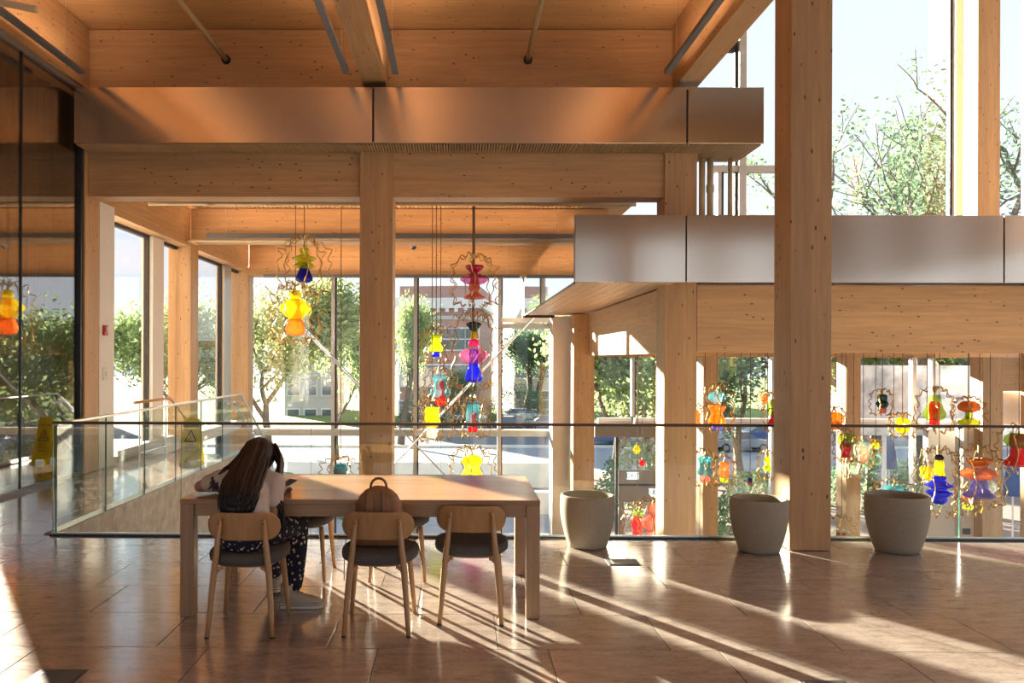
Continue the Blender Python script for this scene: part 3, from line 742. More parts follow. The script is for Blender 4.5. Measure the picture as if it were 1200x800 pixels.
# sloped stair part
sl_ = -0.17 / 0.30
def zs(yq): return HR + sl_ * (yq - WALK_END)
pl = MB(); yb = WALK_END + 3.6
for a, b in ((WALK_END + 0.01, WALK_END + 1.2), (WALK_END + 1.21, WALK_END + 2.4), (WALK_END + 2.41, yb)):
    MB().prism([(a, zs(a) - 1.02), (b, zs(b) - 1.02), (b, zs(b) - 0.03), (a, zs(a) - 0.03)], RAIL_X - 0.007, RAIL_X + 0.007, 'x').build('glass_panel', 'railglass', rs)
MB().tube([(RAIL_X, WALK_END, HR - 0.015), (RAIL_X, yb, zs(yb) - 0.015)], 0.02, 8).build('cap_rail', 'steel', rs)
MB().tube([(RAIL_X - 0.1, WALK_END - 0.35, HR - 0.16), (RAIL_X - 0.1, WALK_END, HR - 0.16), (RAIL_X - 0.1, yb, zs(yb) - 0.16)], 0.022, 10).build('handrail', 'steel', rs, smooth=True)
for yq in (WALK_END - 0.2, WALK_END + 1.0, WALK_END + 2.2):
    zq = HR - 0.16 if yq < WALK_END else zs(yq) - 0.16
    MB().tube([(RAIL_X - 0.1, yq, zq), (RAIL_X - 0.02, yq, zq - 0.02)], 0.012, 8).build('bracket', 'steel', rs)
# timber topped rail by the side window
wr2 = tag(empty('window_rail', (-5.0, 13.0, 0)), 'low rail with timber cap and steel posts by the side window', 'railing')
MB().tube([(-0.02, -0.9, 0.93), (-0.02, 0.55, 0.93), (-0.02, 1.5, 0.45)], 0.024, 10).build('cap', 'chairwood', wr2, smooth=True)
for yq in (-0.7, 0.4): MB().tube([(-0.02, yq, 0.0), (-0.02, yq, 0.92)], 0.014, 8).build('post', 'steel', wr2)
MB().tube([(-0.02, -0.7, 0.12), (-0.02, 0.4, 0.12)], 0.01, 8).build('lower_bar', 'steel', wr2)
bn = tag(empty('convector', (-5.33, 12.0, 0)), 'long white convector heater below the first side window', 'heater')
MB().box(-0.06, 0.10, 0.0, 2.4, 0.105, 0.20).build('casing', 'white', bn, bevel=0.006)
for yq in (0.3, 2.1): MB().box(-0.02, 0.03, yq, yq + 0.05, 0.0, 0.104).build('foot', 'white', bn)

# ---- wet floor sign
s = tag(empty('wet_floor_sign', (P(226, 540, 12.2).x, 12.15, 0.001), R(6)), 'yellow folding wet floor caution sign on the glass walkway', 'floor sign')
def sign_panel(name, y0, y1, mat='yellow', t=0.02):
    zt = 0.68
    prof = [(-0.155, 0.0), (-0.095, 0.0), (-0.075, 0.06), (0.075, 0.06), (0.095, 0.0), (0.155, 0.0), (0.115, zt), (-0.115, zt)]
    m = MB(); n = len(prof)
    vs = [(x, y0 + (y1 - y0) * z / zt, z) for x, z in prof] + [(x, y0 + (y1 - y0) * z / zt + t, z) for x, z in prof]
    fs = [tuple(range(n)), tuple(reversed(range(n, 2 * n)))] + [(i, n + i, n + (i + 1) % n, (i + 1) % n) for i in range(n)]
    return m.add(vs, fs).build(name, mat, s, bevel=0.002)
sf = sign_panel('front_panel', -0.16, -0.012); sign_panel('back_panel', 0.16, 0.012)
MB().box(-0.07, 0.07, -0.02, 0.045, 0.675, 0.70).build('hinge_handle', 'yellow', s, bevel=0.006)
tilt = math.atan2(0.148, 0.68)
def on_sign(body, size, z, mat='ink'):
    t = link('lettering', text_mesh(body, size), mat, sf); t.rotation_euler = (R(90) - tilt, 0, 0)
    t.location = (0, -0.16 + 0.148 * z / 0.68 - 0.004, z)
on_sign('CAUTION', 0.052, 0.575); on_sign('WET', 0.045, 0.285); on_sign('FLOOR', 0.045, 0.245); on_sign('CUIDADO', 0.03, 0.19)
tri = MB()
def szy(z): return -0.16 + 0.148 * z / 0.68 - 0.003
for (xa, za), (xb, zb) in (((-0.085, 0.34), (0.085, 0.34)), ((0.085, 0.34), (0, 0.51)), ((0, 0.51), (-0.085, 0.34))):
    tri.tube([(xa, szy(za), za), (xb, szy(zb), zb)], 0.008, 6)
tri.build('warning_triangle', 'ink', sf)
fig = MB().tube([(-0.02, szy(0.43), 0.44), (0.0, szy(0.4), 0.40), (0.03, szy(0.38), 0.37)], 0.008, 6).tube([(0.0, szy(0.4), 0.40), (-0.03, szy(0.37), 0.365)], 0.006, 6).lathe([(0.001, -0.012), (0.012, 0), (0.001, 0.012)], 10, (-0.03, szy(0.46), 0.46))
fig.build('falling_figure', 'ink', sf)

# ---- planters
prof = [(0.150, 0), (0.165, 0.006), (0.176, 0.035), (0.197, 0.10), (0.217, 0.18), (0.231, 0.26), (0.2375, 0.34), (0.234, 0.43), (0.230, 0.447), (0.222, 0.452), (0.207, 0.448), (0.204, 0.43), (0.206, 0.37), (0.20, 0.30)]
pm = MB().lathe(prof, 48).mesh('bowl', smooth=True); im = MB().lathe([(0.199, 0.30), (0.198, 0.29)], 40).mesh('inside')
for px, Y, lab in ((689, 6.86, 'sand coloured stone planter beside the table, in front of the railing'), (890, 6.72, 'sand coloured stone planter standing against the tall timber column'), (1051.5, 6.76, 'sand coloured stone planter in front of the blue stacked pendant')):
    e = tag(empty('planter', (PX(px, Y), Y, 0.001), random.uniform(0, 3)), lab, 'planter', 'stone planters by the railing')
    link('bowl', pm, 'planter', e); link('inside', im, 'soil', e)
    if px > 1000: e.scale = (1.06, 1.06, 1.06)

# ---- floor boxes
for (x, y, sx, sy, lab) in ((PX(731, 6.3), 6.31, 0.25, 0.2, 'dark metal floor outlet cover beside the planter and table'), (PX(68, 4.0), 3.98, 0.25, 0.19, 'metal floor outlet cover with recessed handle near the sunlit corner'), (PX(966, 3.98), 3.92, 0.23, 0.16, 'dark floor outlet cover at the sunlit stripe edge')):
    e = tag(empty('floor_outlet', (x, y, 0)), lab, 'floor outlet', 'floor outlet covers')
    MB().box(-sx / 2, sx / 2, -sy / 2, sy / 2, 0.0, 0.004).build('rim', 'dark', e)
    MB().box(-sx / 2 + 0.012, sx / 2 - 0.012, -sy / 2 + 0.012, sy / 2 - 0.012, 0.004, 0.006).build('lid', 'floorbox', e, bevel=0.001)
    MB().box(-sx / 2 + 0.03, -sx / 2 + 0.045, -sy / 2 + 0.03, sy / 2 - 0.04, 0.006, 0.0075).build('handle', 'steel', e)
# ================================================================ FURNITURE
TX0, TX1, TY0, TY1, TZ = PX(212, 4.93), PX(633.5, 4.93), 4.92, 6.0, 0.742
tb = tag(empty('table', ((TX0 + TX1) / 2, (TY0 + TY1) / 2, 0.001)), 'long oak table with square legs where the person sits', 'table')
hw, hd = (TX1 - TX0) / 2, (TY1 - TY0) / 2
MB().box(-hw, hw, -hd, hd, TZ - 0.032, TZ).build('tabletop', 'oak', tb, bevel=0.003)
for sx in (-1, 1):
    for sy in (-1, 1):
        x, yv = sx * (hw - 0.0435), sy * (hd - 0.0435)
        MB().box(x - 0.0425, x + 0.0425, yv - 0.0425, yv + 0.0425, 0, TZ - 0.0325).build('leg', 'oakz', tb, bevel=0.003)
for sy in (-1, 1): MB().box(-hw + 0.087, hw - 0.087, sy * (hd - 0.03) - 0.012, sy * (hd - 0.03) + 0.012, TZ - 0.11, TZ - 0.0325).build('apron', 'oak', tb, bevel=0.002)
for sx in (-1, 1): MB().box(sx * (hw - 0.03) - 0.012, sx * (hw - 0.03) + 0.012, -hd + 0.087, hd - 0.087, TZ - 0.11, TZ - 0.0325).build('apron', 'oak', tb, bevel=0.002)

# ---- chair
def chair_meshes():
    parts = []
    # backrest: stadium outline bent round the sitter
    nu, nv, H, W, Rr, T = 28, 8, 0.083, 0.225, 0.42, 0.009
    m = MB(); fr = []
    for side in (-1, 1):
        for j in range(nv + 1):
            v = -1 + 2 * j / nv; vv = math.sin(v * math.pi / 2)
            h = W - H + math.sqrt(max(0.0, H * H - (vv * H) ** 2)) * 0.98
            for i in range(nu + 1):
                s_ = (-1 + 2 * i / nu) * h; th = s_ / Rr
                rr = Rr - side * T
                fr.append((rr * math.sin(th), Rr - rr * math.cos(th) - 0.168 - vv * 0.012, 0.632 + vv * H))
    k = (nv + 1) * (nu + 1); fs = []
    idx = lambda sd, j, i: sd * k + j * (nu + 1) + i
    for j in range(nv):
        for i in range(nu):
            fs.append((idx(0, j, i), idx(0, j + 1, i), idx(0, j + 1, i + 1), idx(0, j, i + 1)))
            fs.append((idx(1, j, i), idx(1, j, i + 1), idx(1, j + 1, i + 1), idx(1, j + 1, i)))
    for j in range(nv):
        for i in (0, nu): fs.append((idx(0, j, i), idx(1, j, i), idx(1, j + 1, i), idx(0, j + 1, i)) if i == 0 else (idx(0, j, i), idx(0, j + 1, i), idx(1, j + 1, i), idx(1, j, i)))
    for i in range(nu):
        for j in (0, nv): fs.append((idx(0, j, i), idx(0, j, i + 1), idx(1, j, i + 1), idx(1, j, i)))
    parts.append(('backrest', m.add(fr, fs).mesh('backrest', smooth=True), 'chairwood'))
    # seat cushion: rounded superellipse pad
    def pad(z0, z1, ax, ay, cy, n, bul):
        mm = MB(); vs = []; sg = 40; rings = [(0.0, 0.90), (0.2, 0.985), (0.5, 1.0), (0.8, 0.985), (0.95, 0.93), (1.0, 0.84)]
        for t, sc_ in rings:
            for q in range(sg):
                an = 2 * math.pi * q / sg; c_, s_ = math.cos(an), math.sin(an)
                x = math.copysign(abs(c_) ** (2 / n), c_) * ax * sc_; yv = math.copysign(abs(s_) ** (2 / n), s_) * ay * sc_
                dish = bul * (x / ax) ** 2 - bul * 0.6
                vs.append((x, yv + cy, z0 + (z1 - z0) * t + dish))
        fs_ = []
        for i in range(len(rings) - 1):
            for q in range(sg): fs_.append((i * sg + q, i * sg + (q + 1) % sg, (i + 1) * sg + (q + 1) % sg, (i + 1) * sg + q))
        vs.append((0, cy, z0 - bul * 0.6)); vs.append((0, cy, z1 - bul * 0.9)); a, b = len(vs) - 2, len(vs) - 1
        top = (len(rings) - 1) * sg
        for q in range(sg): fs_.append((a, (q + 1) % sg, q)); fs_.append((b, top + q, top + (q + 1) % sg))
        return mm.add(vs, fs_)
    parts.append(('seat', pad(0.405, 0.475, 0.235, 0.225, 0.035, 2.7, 0.012).mesh('seat', smooth=True), 'cushion'))
    parts.append(('seat_frame', pad(0.385, 0.403, 0.175, 0.185, 0.03, 3.2, 0.0).mesh('seat_frame', smooth=True), 'chairwood'))
    for sx in (-1, 1):
        parts.append(('leg', MB().tube([(sx * 0.190, -0.222, 0), (sx * 0.182, -0.208, 0.10), (sx * 0.160, -0.185, 0.37), (sx * 0.148, -0.182, 0.47), (sx * 0.128, -0.187, 0.675), (sx * 0.127, -0.186, 0.68)], [0.013, 0.0155, 0.020, 0.0185, 0.014, 0.008], 10).mesh('leg', smooth=True), 'chairwood'))
        parts.append(('leg', MB().tube([(sx * 0.200, 0.205, 0), (sx * 0.193, 0.198, 0.10), (sx * 0.170, 0.168, 0.36), (sx * 0.166, 0.163, 0.395)], [0.0125, 0.015, 0.019, 0.017], 10).mesh('leg', smooth=True), 'chairwood'))
        br = []
        for q in range(7):
            an = R(90) * q / 6
            br.append((sx * (0.160 - 0.012 - 0.045 * (1 - math.cos(an)) + 0.008), -0.180, 0.345 + 0.05 * math.sin(an)))
        parts.append(('corner_bracket', MB().tube(br, [0.010, 0.011, 0.012, 0.012, 0.012, 0.011, 0.010], 8).mesh('corner_bracket', smooth=True), 'chairwood'))
        parts.append(('screw', MB().tube([(sx * 0.130, -0.203, 0.655), (sx * 0.130, -0.2065, 0.655)], 0.0045, 8).mesh('screw'), 'bronze'))
        parts.append(('glide', MB().tube([(sx * 0.190, -0.222, -0.004), (sx * 0.190, -0.222, 0.006)], 0.0135, 10).mesh('glide'), 'black'))
    return parts
CH = chair_meshes()
def chair(x, y, rz, label, grp):
    e = tag(empty('dining_chair', (x, y, 0.004), rz), label, 'chair', grp)
    for n, me, mt in CH: link(n, me, mt, e)
    return e
C1 = (-1.275, 4.775); C2 = (-0.480, 4.81); C3 = (0.083, 5.022)
chair(*C1, R(1), 'oak chair with grey cushion on which the person sits', 'chairs at the long table')
chair(*C2, R(0), 'oak chair with the brown leather backpack on its cushion', 'chairs at the long table')
chair(*C3, R(-2), 'empty oak chair with dark cushion tucked at the front of the table', 'chairs at the long table')
chair(-1.165, 5.90, R(178), 'oak chair across the table, seen beyond the knees of the person', 'chairs at the long table')
chair(-0.452, 5.90, R(182), 'oak chair across the table, seen beyond the backpack chair', 'chairs at the long table')

# ---- backpack
bp = tag(empty('backpack', (C2[0] - 0.012, C2[1] + 0.055, 0.466)), 'brown leather backpack leaning upright on the middle chair', 'backpack')
def loft(rings, n=28, p=2.8):
    m = MB(); vs = []
    for (cx, cy, z, ax, ay) in rings:
        for q in range(n):
            an = 2 * math.pi * q / n; c_, s_ = math.cos(an), math.sin(an)
            vs.append((cx + math.copysign(abs(c_) ** (2 / p), c_) * ax, cy + math.copysign(abs(s_) ** (2 / p), s_) * ay, z))
    fs = [(i * n + q, i * n + (q + 1) % n, (i + 1) * n + (q + 1) % n, (i + 1) * n + q) for i in range(len(rings) - 1) for q in range(n)]
    fs += [tuple(reversed(range(n))), tuple((len(rings) - 1) * n + q for q in range(n))]
    return m.add(vs, fs)
loft([(0, 0.01, 0.012, 0.13, 0.055), (0, 0.0, 0.02, 0.158, 0.08), (0, 0.0, 0.06, 0.163, 0.09), (0, -0.005, 0.12, 0.158, 0.088), (0, -0.012, 0.20, 0.152, 0.08), (0, -0.022, 0.27, 0.140, 0.068), (0, -0.03, 0.32, 0.117, 0.055), (0, -0.033, 0.352, 0.085, 0.043), (0, -0.034, 0.372, 0.050, 0.03), (0, -0.034, 0.380, 0.02, 0.015)]).build('bag_body', 'leather', bp, smooth=True)
loft([(0, 0.10, 0.03, 0.10, 0.02), (0, 0.105, 0.05, 0.12, 0.03), (0, 0.10, 0.15, 0.12, 0.03), (0, 0.09, 0.19, 0.10, 0.02)]).build('front_pocket', 'leatherd', bp, smooth=True)
for sx in (-1, 1):
    m = MB(); pts = [(sx * 0.040, -0.066, 0.362), (sx * 0.046, -0.090, 0.325), (sx * 0.050, -0.105, 0.25), (sx * 0.052, -0.110, 0.16), (sx * 0.060, -0.108, 0.06)]
    vs = []
    for (x, yv, z) in pts:
        vs += [(x - 0.022, yv, z), (x + 0.022, yv, z), (x + 0.022, yv - 0.012, z), (x - 0.022, yv - 0.012, z)]
    fs = [(4 * i + a, 4 * i + (a + 1) % 4, 4 * i + 4 + (a + 1) % 4, 4 * i + 4 + a) for i in range(len(pts) - 1) for a in range(4)] + [(0, 1, 2, 3), (16, 17, 18, 19)]
    m.add(vs, fs).build('shoulder_strap', 'leather', bp, bevel=0.003)
hp = [(0.048 * math.cos(a) * -1, -0.045, 0.365 + 0.062 * math.sin(a) ** 0.8) for a in [R(d) for d in range(0, 181, 12)]]
MB().tube([(x, yv, z) for x, yv, z in hp], 0.008, 8).build('carry_handle', 'leatherd', bp, smooth=True)
MB().tube([(0.155, -0.05, 0.09), (0.205, -0.03, 0.07), (0.245, -0.01, 0.0), (0.265, 0.0, -0.09), (0.268, 0.0, -0.12)], 0.009, 8, flat=0.4).build('side_strap', 'leatherd', bp, smooth=True)
MB().tube([(-0.155, -0.06, 0.09), (-0.195, -0.07, 0.06), (-0.205, -0.075, -0.04), (-0.206, -0.075, -0.19)], 0.007, 8, flat=0.4).build('side_strap', 'leatherd', bp, smooth=True)
MB().tube([(-0.146, -0.035, 0.10), (-0.1, -0.098, 0.11), (0.1, -0.098, 0.11), (0.146, -0.035, 0.10)], 0.006, 8).build('seam', 'leatherd', bp, smooth=True)

# ================================================================ PERSON
def ellip(mb, c, rx, ry, rz, rot=None, seg=20, rg=12):
    vs = []; 
    for i in range(rg + 1):
        t = math.pi * i / rg
        for k in range(seg):
            a = 2 * math.pi * k / seg
            v = Vector((rx * math.sin(t) * math.cos(a), ry * math.sin(t) * math.sin(a), rz * math.cos(t)))
            if rot is not None: v = rot @ v
            vs.append(v + Vector(c))
    fs = [(i * seg + k, i * seg + (k + 1) % seg, (i + 1) * seg + (k + 1) % seg, (i + 1) * seg + k) for i in range(rg) for k in range(seg)]
    return mb.add(vs, fs)
def skin_mesh(chains, radii, root=0, sub=2, name='skin_tmp'):
    """limb chains -> overlapping tapered closed segments; remesh() fuses them into one continuous surface"""
    pts, edges = chains; mb = MB()
    rr = [r if isinstance(r, tuple) else (r, r) for r in radii]
    for i, p in enumerate(pts): ellip(mb, p, rr[i][0], rr[i][1], (rr[i][0] + rr[i][1]) / 2 if rr[i][0] != rr[i][1] else rr[i][0], None, 16, 10)
    for i, j in edges:
        if (pts[j] - pts[i]).length < 1e-4: continue
        A, B = pts[i], pts[j]; t = (B - A).normalized()
        u = Vector((1, 0, 0)); u = (u - t * u.dot(t))
        u = u.normalized() if u.length > 0.15 else t.orthogonal().normalized()
        w = t.cross(u); vs = []; n = 16
        for f in range(5):
            q = f / 4; c = A.lerp(B, q); r0 = rr[i][0] * (1 - q) + rr[j][0] * q; r1 = rr[i][1] * (1 - q) + rr[j][1] * q
            vs += [c + u * math.cos(2 * math.pi * k_ / n) * r0 + w * math.sin(2 * math.pi * k_ / n) * r1 for k_ in range(n)]
        fs = [(f * n + k_, f * n + (k_ + 1) % n, (f + 1) * n + (k_ + 1) % n, (f + 1) * n + k_) for f in range(4) for k_ in range(n)] + [tuple(reversed(range(n))), tuple(4 * n + k_ for k_ in range(n))]
        mb.add(vs, fs)
    return mb.mesh(name)
class Sk:
    def __init__(s): s.p = []; s.r = []; s.e = []
    def chain(s, pts, start=None):
        prev = start
        for p, r in pts:
            s.p.append(Vector(p)); s.r.append(r); i = len(s.p) - 1
            if prev is not None: s.e.append((prev, i))
            prev = i
        return prev
def remesh(me, vox, smooth_it=2):
    o = bpy.data.objects.new('remesh_tmp', me); COL.objects.link(o)
    md = o.modifiers.new('r', 'REMESH'); md.mode = 'VOXEL'; md.voxel_size = vox; md.use_smooth_shade = True
    sm = o.modifiers.new('s', 'SMOOTH'); sm.iterations = smooth_it; sm.factor = 0.5
    dg = bpy.context.evaluated_depsgraph_get(); dg.update()
    out = bpy.data.meshes.new_from_object(o.evaluated_get(dg)); bpy.data.objects.remove(o)
    for p in out.polygons: p.use_smooth = True
    return out
OX, OY = -1.30, 4.74      # where the sitter's pelvis is
person = tag(empty('person', (OX, OY, 0.0)), 'person with long dark hair in cream top and floral trousers bent over the table', 'person')
def L_(x, y, z): return Vector((x - OX, y - OY, z))
pelvis = L_(-1.30, 4.735, 0.58); waist = L_(-1.315, 4.76, 0.68); chest = L_(-1.335, 4.90, 0.78); upper = L_(-1.335, 4.98, 0.845); neck = L_(-1.315, 5.05, 0.895); nhead = L_(-1.30, 5.10, 0.935)
headc = L_(-1.290, 5.135, 0.975)
lsh, lel, lwr, lha = L_(-1.515, 4.98, 0.855), L_(-1.685, 5.10, 0.792), L_(-1.48, 5.235, 0.775), L_(-1.40, 5.27, 0.772)
rsh, rel, rwr, rha = L_(-1.165, 4.97, 0.84), L_(-1.150, 4.855, 0.62), L_(-1.165, 5.035, 0.755), L_(-1.155, 5.10, 0.778)
lhip, lkn, lan, lhe = L_(-1.395, 4.82, 0.555), L_(-1.35, 5.22, 0.555), L_(-1.265, 5.42, 0.13), L_(-1.26, 5.46, 0.05)
rhip, rkn, ran = L_(-1.205, 4.82, 0.555), L_(-1.06, 5.16, 0.55), L_(-1.075, 5.14, 0.12)
k = Sk()
k.chain([(pelvis, (0.14, 0.095)), (waist, (0.12, 0.09)), (chest, (0.135, 0.10)), (upper, (0.13, 0.085)), (neck, 0.055), (nhead, 0.05), (headc, 0.07)])
U = 3
def arm(sh, el, wr, ha, fdir, up, curl):
    i = k.chain([(sh, 0.052), (sh.lerp(el, 0.5), 0.042), (el, 0.036), (el.lerp(wr, 0.45), 0.035), (wr, (0.026, 0.022)), (ha, (0.036, 0.018))], U)
    side = fdir.cross(up).normalized()
    for n_, off, ln in ((0, -0.032, 0.062), (1, -0.011, 0.072), (2, 0.010, 0.068), (3, 0.031, 0.052)):
        b = ha + side * off + fdir * 0.035
        m_ = b + fdir * ln * 0.55 - up * curl * 0.4 * ln; t_ = m_ + fdir * ln * 0.35 - up * curl * ln
        k.chain([(b, 0.0095), (m_, 0.0085), (t_, 0.0065)], i)
    tb_ = ha - side * 0.035 - fdir * 0.01
    k.chain([(tb_, 0.011), (tb_ - side * 0.018 + fdir * 0.028 - up * 0.008, 0.0095), (tb_ - side * 0.014 + fdir * 0.055 - up * 0.012, 0.0075)], i)
arm(lsh, lel, lwr, lha, Vector((0.92, 0.38, -0.02)).normalized(), Vector((0, 0, 1)), 0.25)
arm(rsh, rel, rwr, rha, Vector((0.25, 0.95, 0.1)).normalized(), Vector((-0.2, 0, 1)).normalized(), 0.5)
k.chain([(lhip, 0.085), (lhip.lerp(lkn, 0.5), 0.075), (lkn, 0.058), (lkn.lerp(lan, 0.35), 0.05), (lan, 0.032), (lhe, 0.03), (L_(-1.255, 5.60, 0.04), 0.025)], 0)
k.chain([(rhip, 0.085), (rhip.lerp(rkn, 0.5), 0.075), (rkn, 0.058), (rkn.lerp(ran, 0.35), 0.05), (ran, 0.032), (L_(-1.07, 5.13, 0.05), 0.03), (L_(-0.93, 5.11, 0.04), 0.025)], 0)
bm_ = skin_mesh((k.p, k.e), k.r, 0, 2)
body = MB(); body.v = [tuple(v.co) for v in bm_.vertices]; body.f = [tuple(p.vertices) for p in bm_.polygons]
HR_ = Euler((R(-38), R(4), R(-6))).to_matrix()         # head bowed forward
ellip(body, headc, 0.073, 0.090, 0.108, HR_); ellip(body, headc + HR_ @ Vector((0, 0.045, -0.055)), 0.052, 0.052, 0.058, HR_)
def hp_(x, yv, z): return headc + HR_ @ Vector((x, yv, z))
ellip(body, hp_(0, 0.098, -0.018), 0.012, 0.02, 0.022, HR_, 10, 8)
for sx in (-1, 1):
    ellip(body, hp_(sx * 0.074, -0.005, -0.012), 0.010, 0.02, 0.03, HR_, 10, 8)
    ellip(body, hp_(sx * 0.028, 0.081, 0.012), 0.014, 0.008, 0.008, HR_, 10, 8)
ellip(body, hp_(0, 0.088, -0.062), 0.022, 0.010, 0.009, HR_, 10, 8)
link('body', remesh(body.mesh('body'), 0.006), 'skin', person)
# shirt
k = Sk()
k.chain([(L_(-1.305, 4.765, 0.70), (0.158, 0.118)), (waist, (0.145, 0.113)), (chest, (0.152, 0.117)), (upper, (0.145, 0.10)), (neck - Vector((0, 0.005, 0.012)), (0.068, 0.064))])
for sh, el in ((lsh, lel), (rsh, rel)): k.chain([(sh, 0.066), (sh.lerp(el, 0.32), 0.060), (sh.lerp(el, 0.50), 0.060)], 3)
sm_ = skin_mesh((k.p, k.e), k.r, 0, 2); link('shirt', remesh(sm_, 0.007, 3), 'shirt', person)
# trousers
k = Sk()
k.chain([(L_(-1.30, 4.735, 0.575), (0.166, 0.117)), (L_(-1.305, 4.745, 0.59), (0.165, 0.120))])
for hp, kn, an in ((lhip, lkn, lan), (rhip, rkn, ran)):
    k.chain([(hp, 0.098), (hp.lerp(kn, 0.5), 0.090), (kn, 0.076), (kn.lerp(an, 0.4), 0.072), (kn.lerp(an, 0.8), 0.060), (kn.lerp(an, 0.93), 0.052)], 0)
tm_ = skin_mesh((k.p, k.e), k.r, 0, 2); link('trousers', remesh(tm_, 0.008, 3), 'floral', person)
# shoes
def shoe(pos, rz, pitch=0.0):
    e = empty('shoe', pos); e.parent = person; e.rotation_euler = (pitch, 0, rz)
    rings = [(-0.085, 0.028, 0.075), (-0.065, 0.036, 0.098), (-0.03, 0.038, 0.100), (0.01, 0.039, 0.088), (0.06, 0.043, 0.066), (0.11, 0.046, 0.050), (0.15, 0.042, 0.040), (0.175, 0.026, 0.030)]
    m = MB(); vs = []; n = 16
    for yv, hw_, hh in rings:
        for q in range(n):
            a = 2 * math.pi * q / n; c_, s_ = math.cos(a), math.sin(a)
            vs.append((math.copysign(abs(c_) ** 0.75, c_) * hw_, yv, 0.022 + hh / 2 + math.copysign(abs(s_) ** 0.75, s_) * hh / 2))
    fs = [(i * n + q, i * n + (q + 1) % n, (i + 1) * n + (q + 1) % n, (i + 1) * n + q) for i in range(len(rings) - 1) for q in range(n)] + [tuple(range(n)), tuple((len(rings) - 1) * n + q for q in range(n))]
    m.add(vs, fs).build('upper', 'canvas', e, smooth=True)
    out = [(-0.092, 0.018), (-0.088, 0.034), (-0.03, 0.042), (0.06, 0.047), (0.12, 0.050), (0.165, 0.043), (0.187, 0.022)]
    poly = [(w_, yv) for yv, w_ in out] + [(-w_, yv) for yv, w_ in reversed(out)]
    MB().prism(poly, 0.0, 0.030, 'z').build('sole', 'sole', e, bevel=0.003)
    MB().prism([(x * 1.012, yv * 1.008) for x, yv in poly], 0.020, 0.0235, 'z').build('sole_stripe', 'ink', e)
    for q in range(5): MB().tube([(-0.026, 0.012 + q * 0.018, 0.112 - q * 0.0105), (0, 0.014 + q * 0.018, 0.119 - q * 0.0105), (0.026, 0.012 + q * 0.018, 0.112 - q * 0.0105)], 0.004, 6).build('lace', 'canvas', e)
    MB().lathe([(0.016, 0), (0.016, 0.003)], 12).build('ankle_patch', 'sole', e).matrix_local = Matrix.Translation((0.040, -0.04, 0.085)) @ Matrix.Rotation(R(90), 4, 'Y')
    MB().tube([(0, -0.05, 0.085), (0, -0.045, 0.15)], [0.042, 0.046], 16).build('collar', 'canvas', e, smooth=True)
shoe(L_(-1.07, 5.12, 0.003), R(-86)); shoe(L_(-1.262, 5.46, 0.012), R(-10), R(-6))
# hair: scalp cap, long mass down the back and strands
hs = MB()
vs = []; seg, rg = 24, 12
ellip(hs, headc + HR_ @ Vector((0, -0.014, 0.016)), 0.088, 0.098, 0.112, HR_, 24, 14)
rnd = random.Random(3)
mass = [((-1.292, 5.125, 1.072), 0.045), ((-1.294, 5.055, 1.060), 0.072), ((-1.300, 4.975, 1.005), 0.088), ((-1.305, 4.875, 0.935), 0.104), ((-1.318, 4.765, 0.855), 0.116), ((-1.322, 4.678, 0.775), 0.112), ((-1.322, 4.652, 0.700), 0.095)]
thick = [0.04, 0.04, 0.04, 0.036, 0.032, 0.026, 0.018]
vs = []; n = 18
for (c, hw_), th_ in zip(mass, thick):
    c = L_(*c)
    for q in range(n):
        a = 2 * math.pi * q / n
        vs.append((c.x + hw_ * math.cos(a), c.y + th_ * math.sin(a), c.z + th_ * 0.85 * math.sin(a)))
fs = [(i * n + q, i * n + (q + 1) % n, (i + 1) * n + (q + 1) % n, (i + 1) * n + q) for i in range(len(mass) - 1) for q in range(n)] + [tuple(range(n)), tuple((len(mass) - 1) * n + q for q in range(n))]
hs.add(vs, fs)
for j in range(150):
    u = rnd.uniform(-1, 1); ph = rnd.uniform(0, 6.28); fr_ = rnd.uniform(1.5, 3.5); am = rnd.uniform(0.002, 0.009); pts = []; rad = []
    endf = rnd.uniform(0.84, 1.0)
    steps = 14; dep = rnd.uniform(0.3, 1.15)
    for q in range(steps + 1):
        t = endf * q / steps * (len(mass) - 1); i0 = min(int(t), len(mass) - 2); f_ = t - i0
        c = L_(*mass[i0][0]).lerp(L_(*mass[i0 + 1][0]), f_); w_ = mass[i0][1] * (1 - f_) + mass[i0 + 1][1] * f_
        s_ = math.sqrt(max(0, 1 - u * u)) * dep * (thick[i0] * (1 - f_) + thick[i0 + 1] * f_) / 0.04
        pts.append((c.x + u * w_ * 1.06 + am * math.sin(ph + fr_ * t), c.y - 0.040 * s_ + am * 0.6 * math.cos(ph + fr_ * t), c.z + 0.036 * s_))
        rad.append((0.010 if q < steps * 0.7 else 0.010 * (1 - (q / steps - 0.7) / 0.3) + 0.0015) * rnd.uniform(0.8, 1.1))
    hs.tube(pts, rad, 5)
